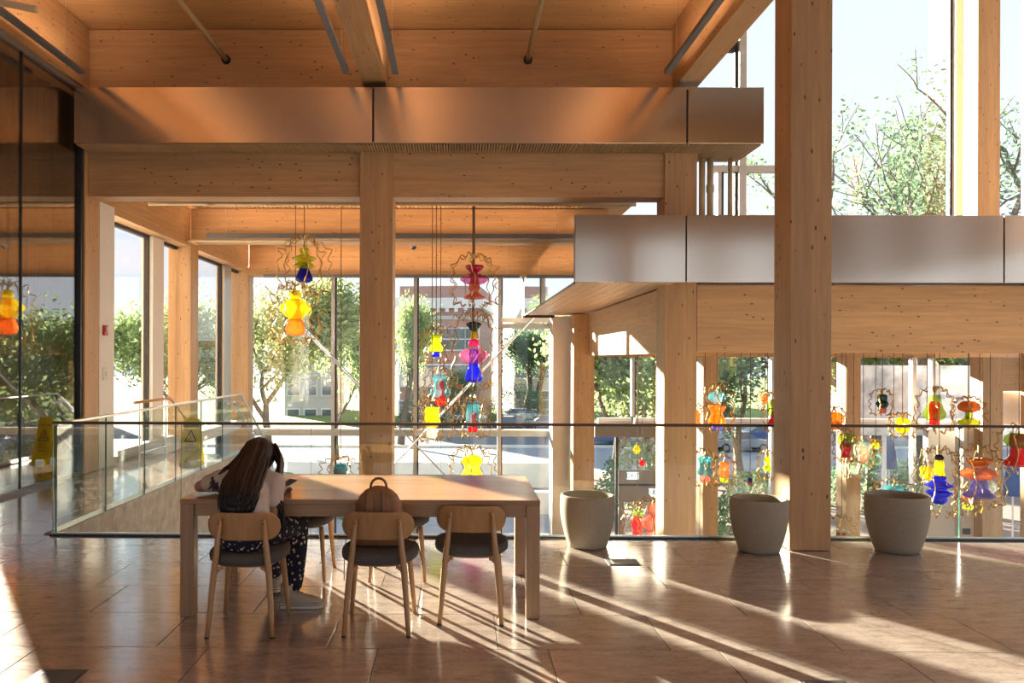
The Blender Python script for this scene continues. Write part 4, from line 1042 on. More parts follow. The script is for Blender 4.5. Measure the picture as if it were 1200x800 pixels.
# locks falling beside the face and over each shoulder
for j in range(46):
    sd = 1 if j < 30 else -1
    a0 = rnd.uniform(-0.9, 0.9); st_ = headc + HR_ @ Vector((sd * 0.075, a0 * 0.06, 0.05 + rnd.uniform(-0.03, 0.04)))
    if sd > 0: pts = [st_, st_ + Vector((0.045, -0.03, -0.07)), L_(-1.165 + rnd.uniform(-0.03, 0.03), 5.02 + rnd.uniform(-0.05, 0.04), 0.83), L_(-1.125 + rnd.uniform(-0.03, 0.03), 4.90 + rnd.uniform(-0.03, 0.03), 0.72), L_(-1.10 + rnd.uniform(-0.035, 0.03), 4.85 + rnd.uniform(-0.02, 0.02), 0.60 + rnd.uniform(-0.05, 0.06))]
    else: pts = [st_, st_ + Vector((-0.05, -0.02, -0.04)), L_(-1.455 + rnd.uniform(-0.03, 0.03), 4.98 + rnd.uniform(-0.04, 0.04), 0.93), L_(-1.515 + rnd.uniform(-0.04, 0.03), 4.93, 0.87), L_(-1.55 + rnd.uniform(-0.03, 0.05), 4.91, 0.82 + rnd.uniform(-0.05, 0.02))]
    hs.tube([pts[0], pts[0].lerp(pts[1], 0.5), pts[1], pts[1].lerp(pts[2], 0.5), pts[2], pts[2].lerp(pts[3], 0.5) + Vector((rnd.uniform(-.006, .006), 0, 0)), pts[3], pts[3].lerp(pts[4], 0.6), pts[4]], [0.011, 0.011, 0.011, 0.010, 0.010, 0.009, 0.008, 0.006, 0.002], 5)
link('hair', hs.mesh('hair', smooth=True), 'hair', person)
# phone in the hand
ph = tag(empty('phone', (-1.128, 5.165, 0.800), R(-25)), 'pale phone held above the table by the person', 'phone')
ph.rotation_euler = (R(14), R(4), R(-25))
MB().box(-0.037, 0.037, -0.075, 0.075, -0.004, 0.004).build('case', 'plate', ph, bevel=0.003)
MB().box(-0.033, 0.033, -0.07, 0.07, 0.0042, 0.005).build('screen', 'winglass', ph)
# ================================================================ GLASS PENDANTS
GC = {'lime': (0.72, 0.80, 0.05), 'yellow': (0.98, 0.80, 0.04), 'blue': (0.03, 0.05, 0.60), 'orange': (0.98, 0.30, 0.06), 'amber': (0.85, 0.30, 0.04), 'pink': (0.95, 0.45, 0.40),
      'red': (0.90, 0.04, 0.05), 'magenta': (0.72, 0.04, 0.22), 'rose': (0.80, 0.25, 0.45), 'teal': (0.02, 0.16, 0.17), 'cyan': (0.25, 0.72, 0.82), 'clear': (0.85, 0.95, 0.95), 'cream': (1.0, 0.90, 0.66),
      'salmon': (0.98, 0.36, 0.26), 'green': (0.45, 0.62, 0.12), 'purple': (0.22, 0.18, 0.52), 'black': (0.02, 0.02, 0.03), 'aqua': (0.10, 0.48, 0.55), 'pale': (0.72, 0.88, 0.70)}
CLEAR = {'clear': 0.9, 'green': 0.78, 'cyan': 0.82, 'pale': 0.8, 'rose': 0.72, 'amber': 0.6, 'aqua': 0.65, 'yellow': 0.45, 'lime': 0.5, 'magenta': 0.45}
GM = {n: art_glass('glass_' + n, c, CLEAR.get(n, 0.30)) for n, c in GC.items()}
def pendant(px, Y, pieces, label, wires=6, wr=None, wy=None, ztop=None, seed=0, group='blown glass pendants'):
    """pieces: [(colour, [(row, radius px)...], ribs)]; rows and radii are read off the photograph and scaled to the pendant's own distance"""
    rnd = random.Random(seed or int(px * 10)); sc = Y / F_PX
    top = min(r for _, pr, *_ in pieces for r, _ in pr); bot = max(r for _, pr, *_ in pieces for r, _ in pr)
    base = P(px, bot, Y)
    e = tag(empty('glass_pendant', base), label, 'pendant', group)
    zr = lambda row: (bot - row) * sc
    for pc in pieces:
        col, pr = pc[0], pc[1]; rb = pc[2] if len(pc) > 2 else 0
        pts = [(pr[0][1], pr[0][0])]
        prof = []
        for i in range(len(pr) - 1):
            for q in range(3):
                f = q / 3; fs_ = f * f * (3 - 2 * f) * 0.5 + f * 0.5
                prof.append(((pr[i][1] * (1 - fs_) + pr[i + 1][1] * fs_) * sc, zr(pr[i][0] * (1 - f) + pr[i + 1][0] * f)))
        prof.append((pr[-1][1] * sc, zr(pr[-1][0])))
        prof = [(max(prof[0][0] * 0.35, 0.002), prof[0][1] + 0.002)] + prof + [(max(prof[-1][0] * 0.55, 0.002), prof[-1][1] + 0.002)]
        nm = {'black': 'glass_knob'}.get(col, 'glass_body')
        MB().lathe(list(reversed(prof)), 20 if not rb else 36, ribs=rb, ribamp=0.035 if rb else 0).build(nm, GM[col], e, smooth=True)
    zt = (ztop if ztop is not None else 4.5) - base.z
    MB().tube([(0, 0, zr(top) - 0.01), (0, 0, zt)], 0.0065, 6).build('cord', 'cord', e)
    MB().lathe([(0.012, 0), (0.016, 0.02), (0.008, 0.05)], 10, (0, 0, zr(top))).build('hook', 'brass', e, smooth=True)
    if wires:
        mxr = max(r for _, pr, *_ in pieces for _, r in pr)
        W = (wr or (mxr * 1.9)) * sc * 1.08
        y0, y1 = wy or (top - 8, bot + 6); za, zb = zr(y0), zr(y1); H = za - zb
        wm = MB()
        for q in range(wires):
            a = 2 * math.pi * q / wires + rnd.uniform(-0.15, 0.15) + 0.1
            sgn = rnd.choice((1, -1)); pts = []
            key = [(0.06, 0.98), (0.30, 1.06), (0.42, 0.94), (0.62, 0.99), (0.70, 0.84), (0.95, 0.82), (0.80, 0.66), (1.0, 0.55), (0.82, 0.42), (0.98, 0.27), (0.80, 0.15), (0.88, 0.03), (0.60, 0.07), (0.48, -0.03), (0.30, 0.05)]
            key = [(r + rnd.uniform(-0.06, 0.06), z + rnd.uniform(-0.03, 0.03)) for r, z in key]
            for i in range(len(key) - 1):
                p0, p1, p2, p3 = key[max(i - 1, 0)], key[i], key[i + 1], key[min(i + 2, len(key) - 1)]
                for s_ in range(3):
                    t = s_ / 3
                    cr = lambda A, B, C_, D: 0.5 * ((2 * B) + (-A + C_) * t + (2 * A - 5 * B + 4 * C_ - D) * t * t + (-A + 3 * B - 3 * C_ + D) * t ** 3)
                    r = cr(p0[0], p1[0], p2[0], p3[0]) * W; z = zb + cr(p0[1], p1[1], p2[1], p3[1]) * H
                    tw = a + 0.10 * math.sin(i + s_ * 0.4)
                    pts.append((r * math.cos(tw), r * math.sin(tw), z))
            wm.tube(pts, 0.0088, 4, cap=False)
        wm.build('wire_frame', 'brass', e)
    return e
HALL, LOW = 4.52, 2.68
pendant(356.5, 12.6, [('lime', [(291, 4.5), (293, 6), (297, 4), (299, 6), (302, 14), (304, 14), (307, 7), (310, 11), (312, 13), (315, 8)]), ('blue', [(308, 3), (312, 4.5), (322, 8.5), (326, 10), (329, 9.5), (331, 6)])], 'pendant of lime discs over a cobalt blue bulb near the side windows', 8, 31, (281, 343))
pendant(346, 13.4, [('yellow', [(340, 3), (343, 7), (348, 7), (350, 4.5)]), ('yellow', [(350, 6), (354, 13), (359, 18), (363, 18), (368, 13), (374, 8)], 14), ('pink', [(350, 5.5), (362, 6), (374, 7)]), ('orange', [(374, 7), (379, 10), (386, 12), (391, 10), (393, 6)])], 'pendant of ribbed yellow glass above an orange bulb', 7, 30, (334, 401))
pendant(556, 12.4, [('magenta', [(311, 10), (312, 11), (316, 9), (320, 4)]), ('rose', [(321, 8), (325, 16), (328, 17), (332, 12), (333, 9)]), ('salmon', [(321, 5), (330, 5), (333, 6), (338, 7), (343, 5), (346, 9), (348, 13), (350, 12)])], 'topmost pendant with magenta cup, rose disc and red flared bell', 7, 29, (300, 358))
pendant(511, 13.2, [('lime', [(392, 7), (394, 8), (396, 5), (399, 7), (402, 5), (405, 7), (408, 9), (411, 9), (412, 6)]), ('blue', [(412, 3), (415, 4), (418, 5)])], 'small lime ruffled pendant with a blue skirt', 6, 19, (385, 424))
pendant(555, 13.0, [('teal', [(377, 5), (379, 9), (381, 9), (383, 7), (386, 5), (388, 3)]), ('yellow', [(388, 3), (392, 4), (396, 4), (398, 3)]), ('magenta', [(397, 3), (400, 6), (404, 7), (406, 4)]), ('rose', [(408, 8), (412, 15), (416, 17), (420, 15), (426, 8)], 16), ('blue', [(409, 5.5), (418, 5.5), (424, 5.5), (430, 6), (438, 10), (443, 11), (446, 9), (448, 5)])], 'tall pendant with ribbed pink shade and blue bottle foot', 8, 33, (370, 455))
pendant(516, 13.6, [('cyan', [(441, 11), (444, 11), (449, 7), (452, 8), (457, 12), (461, 12), (466, 8)]), ('red', [(442, 3), (446, 5), (452, 5), (458, 5), (464, 6), (468, 7), (472, 6), (475, 4)])], 'clear cyan hourglass pendant with red core', 6, 20, (433, 480))
pendant(506, 12.9, [('yellow', [(477, 7), (481, 9), (486, 8), (490, 9), (494, 10), (497, 10), (500, 6)], 10), ('cream', [(485, 5), (500, 5), (505, 6), (510, 6.5), (513, 5)])], 'yellow ribbed pendant with glowing cream core', 6, 24, (468, 516))
pendant(554, 13.5, [('cyan', [(474, 7), (477, 7.5), (480, 7), (484, 8), (490, 8), (496, 7), (500, 7)]), ('red', [(482, 3), (485, 5), (490, 4.5), (496, 6), (502, 6), (506, 5)])], 'cyan capped pendant with red core crossing the railing cap', 6, 22, (466, 512))
pendant(553, 12.7, [('yellow', [(533, 6), (536, 11), (540, 13), (544, 10), (548, 8), (552, 11), (558, 13), (564, 9)])], 'yellow rounded pendant just above the tabletop edge', 7, 28, (525, 568))
pendant(399, 13.3, [('aqua', [(544, 6), (547, 8), (552, 8.5), (560, 6)]), ('red', [(549, 4), (556, 5), (566, 4)])], 'aqua and red pendant low beside the central timber column', 6, 24, (536, 572))
# ---- under the upper floor
pendant(840, 13.4, [('cyan', [(459, 4), (461, 8), (464, 10), (467, 10), (470, 7), (472, 4)]), ('pink', [(462, 4), (468, 4.5), (473, 3)]), ('amber', [(475, 10), (478, 10), (482, 7), (485, 6), (488, 8), (492, 10), (496, 10)]), ('purple', [(498, 5), (500, 6.5), (504, 6)])], 'pendant with cyan dome above an amber vase', 7, 20, (452, 504), LOW)
pendant(815, 14.2, [('orange', [(480, 3), (484, 5), (490, 6), (496, 4)])], 'orange pendant half hidden by the timber column', 5, 12, (474, 500), LOW)
pendant(896.5, 15.2, [('orange', [(462, 2.5), (465, 4), (468, 2), (471, 3.5), (473, 2)])], 'tiny orange double bead pendant', 5, 9, (458, 480), LOW)
pendant(908, 14.0, [('green', [(468, 5), (474, 8), (482, 9), (488, 6)]), ('red', [(482, 4), (490, 5), (496, 8), (500, 7)])], 'green pendant with red bell half hidden by the tall column', 6, 15, (462, 504), LOW)
pendant(826, 13.2, [('aqua', [(534, 4), (537, 9), (541, 7), (546, 6), (552, 9), (556, 8)], 6), ('salmon', [(539, 2), (545, 5), (552, 5), (558, 5), (562, 6), (565, 4)])], 'teal winged pendant with salmon core beside the timber column', 6, 16, (528, 569), LOW)
pendant(848.5, 13.8, [('amber', [(541, 5), (545, 6.5), (550, 5.5), (555, 7), (559, 5)]), ('yellow', [(553, 4), (560, 4.8)]), ('lime', [(560, 5), (565, 4)])], 'small brown amber pendant with lime foot', 6, 13, (535, 568), LOW)
pendant(899, 13.6, [('yellow', [(535, 3), (540, 4), (544, 3)]), ('lime', [(544, 3), (548, 5), (552, 4)])], 'small yellow and lime pendant close to the tall column', 6, 11, (529, 562), LOW)
pendant(868, 14.6, [('cream', [(560, 2), (562, 3), (565, 2)]), ('clear', [(566, 3), (570, 6), (578, 7), (585, 6)]), ('cyan', [(572, 3), (580, 3.5)])], 'clear bell pendant with cream knob above the middle planter', 0, ztop=LOW)
pendant(879, 14.8, [('blue', [(560, 2), (562, 3), (565, 2)]), ('orange', [(565, 4), (568, 3)]), ('clear', [(568, 4), (572, 7), (580, 7), (586, 6)])], 'clear bell pendant with blue knob and orange collar above the middle planter', 0, ztop=LOW)
pendant(1034, 13.8, [('teal', [(462, 4), (464, 5.5), (469, 5), (473, 7), (475, 6), (477, 5)]), ('red', [(468, 4), (474, 4.5), (478, 4)]), ('salmon', [(478, 4), (481, 4.7), (484, 4)])], 'dark teal bell pendant with red lining before the white board', 5, 13, (457, 486), LOW)
pendant(1057.5, 13.0, [('yellow', [(489, 3), (491, 7), (494, 8.5), (498, 4), (501, 8.5), (505, 7), (508, 3)], 8)], 'yellow flower pendant crossed by the railing cap', 6, 15, (485, 512), LOW)
pendant(979, 13.6, [('amber', [(483, 5), (487, 9), (493, 9), (498, 6), (503, 5)], 10)], 'amber pendant peeking out behind the tall column', 5, 14, (478, 508), LOW)
pendant(991, 13.2, [('green', [(508, 5), (512, 9), (518, 9), (523, 6)], 8), ('red', [(514, 2), (520, 5), (524, 7), (528, 5), (532, 4), (536, 5)])], 'red pear pendant in a green collar beside the slim timber column', 5, 13, (504, 540), LOW)
pendant(1011.5, 13.7, [('pale', [(518, 5), (522, 10), (530, 10.5), (537, 8)], 8), ('salmon', [(523, 4), (530, 6), (536, 5), (541, 5)])], 'pale green pendant with salmon core', 5, 15, (513, 546), LOW)
pendant(1000, 14.3, [('pale', [(541, 5), (545, 7.5), (550, 6), (555, 5)])], 'pale green glass bauble below the red pear pendant', 5, 11, (537, 560), LOW)
pendant(1026, 15.0, [('yellow', [(518, 3), (521, 4), (526, 3)])], 'tiny yellow pendant beside the pale green one', 4, 8, (515, 530), LOW)
pendant(1095, 12.8, [('green', [(463, 6), (466, 7), (470, 7), (478, 9), (484, 12), (488, 12), (492, 8)]), ('red', [(470, 4), (474, 6), (482, 6), (489, 5), (494, 5), (499, 6)])], 'clear green pear pendant with tall red core', 6, 21, (456, 505), LOW)
pendant(1135.5, 13.2, [('orange', [(470, 6), (473, 10), (477, 12), (480, 11), (483, 5)]), ('green', [(473, 4), (480, 3), (486, 4), (491, 5)]), ('lime', [(490, 5), (493, 11), (496, 12), (498, 9)])], 'mushroom pendant with orange cap, green stem and lime dish', 6, 18, (466, 502), LOW)
pendant(1194, 12.6, [('green', [(508, 8), (512, 14), (518, 15), (524, 10)], 10), ('red', [(509, 8), (515, 10), (525, 9), (533, 9), (538, 12), (543, 17), (546, 14)])], 'large red trumpet pendant in a green collar at the picture edge', 5, 22, (500, 552), LOW)
pendant(1100.5, 12.9, [('black', [(533, 3), (536, 5), (539, 4)]), ('yellow', [(540, 4), (544, 5.5), (550, 4.5), (557, 6)]), ('blue', [(557, 6), (560, 8), (562, 6), (566, 10), (569, 15.5), (572, 8), (574, 8), (576, 14.5), (579, 12), (582, 8), (585, 9), (588, 7), (590, 5)]), ('pale', [(590, 5), (594, 4)])], 'cobalt blue tiered pendant with yellow neck', 8, 26, (528, 602), LOW)
pendant(1147.5, 12.5, [('amber', [(537, 13), (539, 14), (542, 12), (545, 9), (548, 8)]), ('orange', [(548, 9), (551, 17), (555, 20), (558, 18), (562, 10)], 12), ('purple', [(548, 6), (554, 6.5), (560, 7), (566, 9), (572, 9), (576, 12), (580, 17), (582, 16)])], 'orange disc pendant with purple flared foot', 8, 27, (526, 592), LOW)
pendant(1086, 13.9, [('yellow', [(546, 5), (549, 7.5), (554, 6.5), (558, 7.5), (562, 4)], 8)], 'amber yellow bauble pendant beside the blue tiered one', 5, 13, (542, 566), LOW)
pendant(1134, 14.0, [('orange', [(576, 3), (582, 6), (588, 5)]), ('lime', [(589, 5), (594, 6), (597, 4)])], 'small orange and lime pendant below the orange disc one', 6, 15, (572, 602), LOW)
pendant(1160, 13.3, [('clear', [(563, 3), (567, 6.5), (573, 7), (577, 4)])], 'clear round bubble pendant beside the purple flared foot', 4, 12, (558, 582), LOW)
pendant(747, 14.0, [('green', [(596, 4), (601, 6), (606, 5)]), ('red', [(604, 4), (612, 7.5), (616, 7), (620, 5), (627, 6)])], 'red bulb pendant with golden green cap in front of the vestibule', 7, 18, (590, 632), LOW)
pendant(766, 13.2, [('salmon', [(589, 4), (596, 7), (602, 6)]), ('salmon', [(603, 8), (608, 14), (616, 13), (622, 8)], 12), ('pink', [(622, 6), (628, 10), (634, 11)])], 'large salmon ribbed pendant half behind the timber column', 6, 22, (584, 638), LOW)
pendant(746.5, 15.6, [('yellow', [(521, 2), (524, 3), (527, 5), (530, 3), (532, 1.5)])], 'tiny yellow star pendant before the vestibule', 0, ztop=LOW)
pendant(752.5, 15.9, [('red', [(539, 2), (542, 3.5), (546, 2)])], 'tiny pink red pendant before the vestibule', 0, ztop=LOW)
pendant(1047, 13.4, [('aqua', [(568, 4), (571, 10), (575, 11), (580, 6)]), ('red', [(574, 5), (580, 6)])], 'aqua dish pendant rising behind the planter rim', 6, 22, (563, 588), LOW)
pendant(986, 13.0, [('pale', [(621, 7), (625, 11), (629, 11)]), ('red', [(624, 5), (631, 7), (637, 6)])], 'pale dish pendant with red core at the foot of the tall column', 6, 18, (606, 644), LOW)

# ================================================================ OUTSIDE
GZ = -5.1
struct(box('ground', 'paving', (-120, 160, 19.9, 60, GZ - 0.3, GZ)), 'pale paved plaza outside')
struct(box('road', 'asphalt', (-120, 160, 60, 78, GZ - 0.3, GZ - 0.02)), 'grey street beyond the plaza')
struct(box('lawn', 'grass', (-120, 160, 78, 300, GZ - 0.3, GZ)), 'lawn beyond the street')
struct(box('pavement_brick', 'brickpave', (5.5, 60, 20.0, 46, GZ, GZ + 0.03)), 'brick paved terrace outside the lower glass wall')
struct(box('curb', 'concrete', (-120, 160, 59.4, 60, GZ, GZ + 0.16)), 'pale kerb of the street')
struct(box('terrace', 'concrete', (-40, -6.2, 6, 19.0, GZ, -0.35)), 'pale side terrace at walkway level')
def low_wall(b, lab, mat='concrete'):
    tag(box('garden_wall', mat, b, bevel=0.02), lab, 'wall', 'low walls outside')
low_wall((-9, 6.5, 41, 41.7, GZ, GZ + 1.3), 'long low pale wall on the plaza behind the yellow pendant')
low_wall((-2.0, 5.0, 34, 34.6, GZ, GZ + 0.95), 'nearer low pale wall on the plaza')
low_wall((13.2, 26, 26.5, 26.8, GZ + 4.2, GZ + 6.55), 'bright white hoarding behind the teal bell pendant', 'hoarding')
low_wall((-34, -33.3, 40, 60, GZ, 1.8), 'tall white garden wall outside the side windows', 'white')
tag(MB().tube([(0, 0, 0), (0, 0, 4.2)], 0.08, 8).build('lamp_post', 'white'), 'white post supporting the hoarding', 'post').location = (14.5, 26.9, GZ)
# brick building
def far_building(x0, x1, y0, y1, zt, wallmat, label, cols, rows, rz, cornice=True, gable=0.0, win=(1.3, 2.2)):
    cx, cy = (x0 + x1) / 2, (y0 + y1) / 2; hw_, hd_ = (x1 - x0) / 2, (y1 - y0) / 2
    e = tag(empty('building', (cx, cy, GZ), rz), label, 'building', 'buildings across the street')
    H = zt - GZ
    MB().box(-hw_, hw_, -hd_, hd_, 0, H).build('wall', wallmat, e)
    if cornice:
        MB().box(-hw_ - 0.5, hw_ + 0.5, -hd_ - 0.5, hd_ + 0.5, H - 2.4, H - 1.3).build('cornice', 'white', e)
        MB().box(-hw_ - 0.15, hw_ + 0.15, -hd_ - 0.15, hd_ + 0.15, H - 3.6, H - 3.2).build('frieze', 'stone', e)
        for q in range(int(hw_ * 2 / 1.0)): MB().box(-hw_ + q * 1.0, -hw_ + q * 1.0 + 0.4, -hd_ - 0.35, -hd_, H - 2.8, H - 2.4).build('dentil', 'white', e)
    if gable:
        MB().prism([(-hw_ - 0.3, H), (hw_ + 0.3, H), (0, H + gable)], -hd_ - 0.3, hd_ + 0.3).build('roof', 'stone', e)
    for r_ in range(rows):
        for c_ in range(cols):
            x = -hw_ + (c_ + 0.5) * 2 * hw_ / cols; z = H - 4.6 - win[1] - r_ * 3.9
            w_ = MB().box(x - win[0] / 2 - 0.15, x + win[0] / 2 + 0.15, -hd_ - 0.12, -hd_ - 0.02, z - 0.15, z + win[1] + 0.15).build('window_frame', 'white', e)
            for a, b in ((z, z + win[1] / 2 - 0.06), (z + win[1] / 2 + 0.06, z + win[1])):
                MB().box(x - win[0] / 2, x + win[0] / 2, -hd_ - 0.16, -hd_ - 0.11, a, b).build('pane', 'winglass', w_)
far_building(PX(478, 84), PX(572, 84), 84, 98, 9.4, 'brick', 'red brick building with white cornice behind the cherry pendant', 6, 3, R(-8))
far_building(PX(592, 100), PX(640, 100), 100, 112, 6.0, 'stone', 'pale gabled stone building beyond the far glass wall', 3, 2, R(10), False, 5.5)
far_building(PX(330, 92), PX(390, 92), 92, 104, 8.0, 'stone', 'pale stone building behind the trees near the central column', 3, 3, R(4), True)
far_building(-60, -42, 78, 92, 8.5, 'brick', 'brick building glimpsed through the side windows', 5, 3, R(30), True)
far_building(PX(690, 110), PX(800, 110), 110, 122, 4.0, 'brick', 'low brick building behind the trees beyond the vestibule', 6, 2, 0, True)
far_building(PX(1010, 95), PX(1170, 95), 95, 108, 6.0, 'stone', 'pale building behind the trees beyond the white hoarding', 7, 2, 0, True)
# ---- trees
def tree_mesh(seed, h, spread, leafn, lsize, levels=4, droop=0.0, base_clear=0.28, leaf_spread=0.55):
    rnd = random.Random(seed); tr = MB(); tips = []
    def grow(p, d, L, r, lv):
        n = 4; pts = [p]; rad = [r]; q = p; dd = d
        for i in range(n):
            dd = (dd + Vector((rnd.uniform(-1, 1), rnd.uniform(-1, 1), rnd.uniform(-0.6, 1) - droop)) * 0.16).normalized()
            q = q + dd * L / n; pts.append(q); rad.append(r * (1 - 0.45 * (i + 1) / n))
        tr.tube(pts, rad, 6 if lv < 2 else 4)
        if lv >= levels - 2: tips.extend(pts[1:])
        if lv < levels:
            for c in range(rnd.choice((2, 3, 3)) + (1 if lv == 0 else 0)):
                az = rnd.uniform(0, 6.283); til = rnd.uniform(0.35, 0.95) * spread
                u = dd.orthogonal().normalized(); v = dd.cross(u)
                nd = (dd * math.cos(til) + (u * math.cos(az) + v * math.sin(az)) * math.sin(til) + Vector((0, 0, 0.12))).normalized()
                b = pts[-1] if c < 2 else pts[rnd.choice((2, 3))]
                grow(b, nd, L * rnd.uniform(0.62, 0.82), r * 0.55, lv + 1)
    grow(Vector((0, 0, 0)), Vector((0, 0, 1)), h * base_clear, h * 0.022, 0)
    zm = max(t.z for t in tips); sc = h / zm
    tr.v = [(x * sc, y * sc, z * sc) for x, y, z in tr.v]; tips = [t * sc for t in tips]
    lf = MB(); vs, fs = [], []
    for j in range(leafn):
        t = rnd.choice(tips) + Vector((rnd.gauss(0, 1), rnd.gauss(0, 1), rnd.gauss(0, 0.8))) * leaf_spread
        a = Vector((rnd.gauss(0, 1), rnd.gauss(0, 1), rnd.gauss(0, 1))).normalized(); b = a.orthogonal().normalized(); s = lsize * rnd.uniform(0.6, 1.4)
        o = len(vs); vs += [t - a * s, t + b * s * 0.55, t + a * s, t - b * s * 0.55]; fs.append((o, o + 1, o + 2, o + 3))
    lf.add(vs, fs)
    me1 = bpy.data.meshes.new('trunk'); me1.from_pydata(tr.v, [], tr.f); me1.materials.append(M['bark'])
    me2 = bpy.data.meshes.new('foliage'); me2.from_pydata([tuple(v) for v in lf.v], [], lf.f)
    return me1, me2
T = {'a': tree_mesh(11, 10, 1.0, 9000, 0.16, leaf_spread=0.75), 'b': tree_mesh(23, 10, 0.8, 11000, 0.15, leaf_spread=0.65), 'c': tree_mesh(5, 16, 1.1, 7500, 0.08, levels=5, leaf_spread=0.3), 'd': tree_mesh(31, 9, 0.7, 9000, 0.12, base_clear=0.15, leaf_spread=0.8)}
LM = {}
def tree(kind, x, y, h, label, leaf='leaf2', z=GZ, rz=None, wd=1.0):
    e = tag(empty('tree', (x, y, z), random.uniform(0, 6) if rz is None else rz), label, 'tree', 'trees outside the glass walls')
    s = h / {'a': 10, 'b': 10, 'c': 16, 'd': 9}[kind]
    me1, me2 = T[kind]
    if (kind, leaf) not in LM:
        mc = me2.copy(); mc.materials.clear(); mc.materials.append(M[leaf]); LM[(kind, leaf)] = mc
    for n_, me in (('trunk', me1), ('foliage', LM[(kind, leaf)])):
        o = bpy.data.objects.new(n_, me); COL.objects.link(o); o.parent = e
        if n_ == 'foliage': o['kind'] = 'stuff'
    e.scale = (s * wd, s * wd, s)
def treepx(kind, px, Y, h, label, leaf='leaf2', z=GZ, rz=None, wd=1.0): tree(kind, PX(px, Y), Y, h, label, leaf, z, rz, wd)
treepx('a', 315, 48, 11.0, 'yellow green leafy tree behind the orange and yellow pendant', 'leaf3')
treepx('b', 395, 52, 11.5, 'dense green tree beside the central timber column outside', 'leaf1', wd=0.6)
treepx('d', 470, 60, 10.5, 'leafy tree just past the central timber column', 'leaf1', wd=0.5)
treepx('b', 545, 72, 5.5, 'street tree behind the tall pink and blue pendant', 'leaf2')
treepx('d', 616, 92, 9.6, 'dark green street tree behind the parked white car', 'leaf2')
treepx('d', 634, 94, 9.5, 'dark evergreen beside the warm white panel', 'leaf2', wd=0.9)
treepx('a', 720, 36, 9.0, 'bright green tree beyond the vestibule', 'leaf1')
treepx('b', 762, 44, 8.8, 'green tree beside the one beyond the vestibule', 'leaf2')
treepx('b', 868, 40, 9.0, 'green tree behind the cyan dome pendant', 'leaf2')
treepx('a', 1020, 38, 9.5, 'yellow green tree above the white hoarding', 'leaf1')
treepx('b', 1085, 42, 9.6, 'green tree between the mullions above the hoarding', 'leaf1')
treepx('d', 1135, 40, 9.0, 'shaded green tree behind the mushroom pendant', 'leaf2')
treepx('c', 1098, 33, 17.5, 'tall branching tree against the sky in the high glazing', 'leaf2', rz=2.2)
treepx('c', 1268, 30, 19.0, 'taller leafy tree at the edge of the sky view', 'leaf2', rz=0.5)
tree('b', -24, 50, 9.5, 'tree filling the first side window', 'leaf1')
tree('a', -19, 52, 9.5, 'tree filling the second side window', 'leaf1')
def bush(x, y, r, h, label, z=GZ):
    rnd = random.Random(int(x * 17 + y)); vs, fs = [], []
    for j in range(int(1400 * max(1, r / 2.5))):
        d = Vector((rnd.gauss(0, 1), rnd.gauss(0, 1), abs(rnd.gauss(0, 1)))).normalized() * rnd.uniform(0.6, 1.0) ** 0.5
        t = Vector((d.x * r, d.y * r, d.z * h)); a = Vector((rnd.gauss(0, 1), rnd.gauss(0, 1), rnd.gauss(0, 1))).normalized(); b = a.orthogonal().normalized(); s = 0.11
        o = len(vs); vs += [t - a * s, t + b * s * 0.6, t + a * s, t - b * s * 0.6]; fs.append((o, o + 1, o + 2, o + 3))
    e = tag(empty('bush', (x, y, z)), label, 'bush', 'bushes on the plaza')
    MB().add(vs, fs).build('foliage', 'leaf2', e)['kind'] = 'stuff'
    MB().tube([(0, 0, 0), (0, 0, h * 0.6)], 0.06, 6).build('stem', 'bark', e)
for px, Y, r, h, lab in ((750, 33, 2.0, 3.4, 'round green bush beyond the vestibule glass'), (885, 30, 1.5, 2.6, 'green bush seen past the tall column and amber pendants'), (1022, 36, 2.2, 2.6, 'green bush beyond the pale green pendant'), (1086, 32, 1.6, 3.0, 'green bush between the white mullion and pilaster'), (405, 34, 1.4, 1.4, 'low bush behind the aqua and red pendant'), (330, 36, 1.6, 1.5, 'low bush behind the person'), (610, 86, 4.0, 4.2, 'wide dark bush behind the parked white car'), (532, 78.4, 3.4, 4.3, 'wide green bush at the foot of the brick building'), (498, 78.2, 2.8, 3.8, 'green bush at the brick building corner')):
    bush(PX(px, Y), Y, r, h, lab)
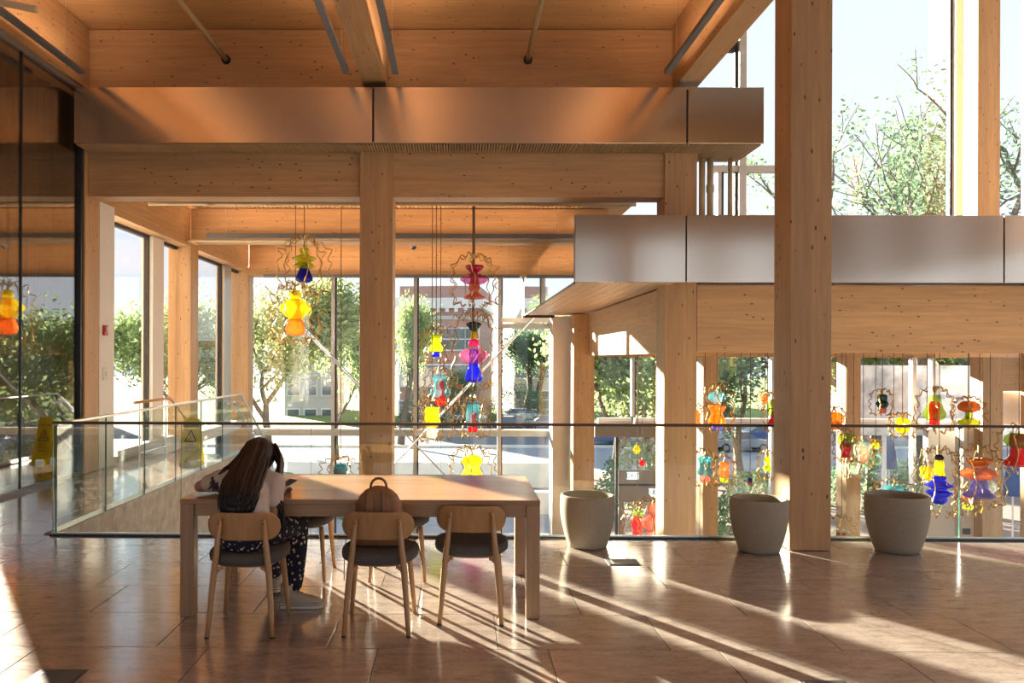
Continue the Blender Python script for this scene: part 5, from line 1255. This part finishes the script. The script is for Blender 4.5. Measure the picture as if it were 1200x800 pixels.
# ---- cars
def car(px, Y, mat, label, rz=0.0, z=GZ):
    e = tag(empty('car', (PX(px, Y), Y, z), rz), label, 'car', 'cars parked along the street')
    lo = [(-2.2, 0.35), (-2.25, 0.65), (-2.1, 0.88), (-1.3, 0.95), (1.2, 0.95), (2.0, 0.80), (2.22, 0.60), (2.2, 0.32)]
    MB().prism(lo, -0.88, 0.88).build('body', mat, e, bevel=0.06)
    m = MB(); b = [(-1.75, 0.93), (1.15, 0.93)]; t = [(-1.15, 1.42), (0.35, 1.42)]
    vs = [(-1.75, -0.82, 0.93), (1.15, -0.82, 0.93), (1.15, 0.82, 0.93), (-1.75, 0.82, 0.93), (-1.15, -0.66, 1.40), (0.35, -0.66, 1.40), (0.35, 0.66, 1.40), (-1.15, 0.66, 1.40)]
    m.add(vs, [(0, 3, 2, 1), (4, 5, 6, 7), (0, 1, 5, 4), (1, 2, 6, 5), (2, 3, 7, 6), (3, 0, 4, 7)]).build('windows', 'winglass', e, bevel=0.03)
    MB().box(-1.2, 0.42, -0.68, 0.68, 1.39, 1.46).build('roof', mat, e, bevel=0.03)
    for x in (-1.35, 1.35):
        for s_ in (-1, 1):
            w_ = MB().tube([(x, s_ * 0.72, 0.32), (x, s_ * 0.92, 0.32)], 0.32, 18).build('wheel', 'black', e)
            MB().tube([(x, s_ * 0.921, 0.32), (x, s_ * 0.93, 0.32)], 0.19, 14).build('rim', 'carsilver', w_)
car(612, 84, 'carwhite', 'white car parked at the street beyond the far glass wall', R(4))
car(596, 72, 'cardark', 'dark car on the street in front of the parked white car', R(180))
car(545, 82, 'carsilver', 'silver car behind the cyan capped pendant', R(0))
car(508, 82, 'carblue', 'blue car behind the yellow ribbed pendant', R(180))
car(705, 62, 'carblue', 'blue car beyond the vestibule upper glass', R(0))
car(742, 64, 'carwhite', 'white car beyond the vestibule upper glass', R(180))
car(868, 58, 'carsilver', 'silver car behind the amber vase pendant', R(0))
car(891, 64, 'carblue', 'blue car near the tiny orange bead pendant', R(180))
car(640, 74, 'carsilver', 'silver car behind the warm white panel edge', R(180))
# ---- closed blue parasols on the terrace
for px, py, Y, lab in ((1187, 530, 27, 'closed blue parasol seen past the timber column by the corner'), (1042, 505, 31, 'closed blue parasol beyond the yellow flower pendant')):
    q = P(px, py, Y); e = tag(empty('parasol', (q.x, Y, GZ + 0.03)), lab, 'parasol', 'closed parasols on the terrace')
    t = q.z - GZ
    MB().tube([(0, 0, 0), (0, 0, t + 0.05)], 0.03, 8).build('pole', 'white', e)
    MB().lathe([(0.28, t - 1.5), (0.26, t - 1.3), (0.16, t - 0.5), (0.05, t)], 16, ribs=8, ribamp=0.12).build('canopy', 'canopyblue', e, smooth=True)
    MB().box(-0.3, 0.3, -0.3, 0.3, 0, 0.08).build('foot', 'concrete', e)
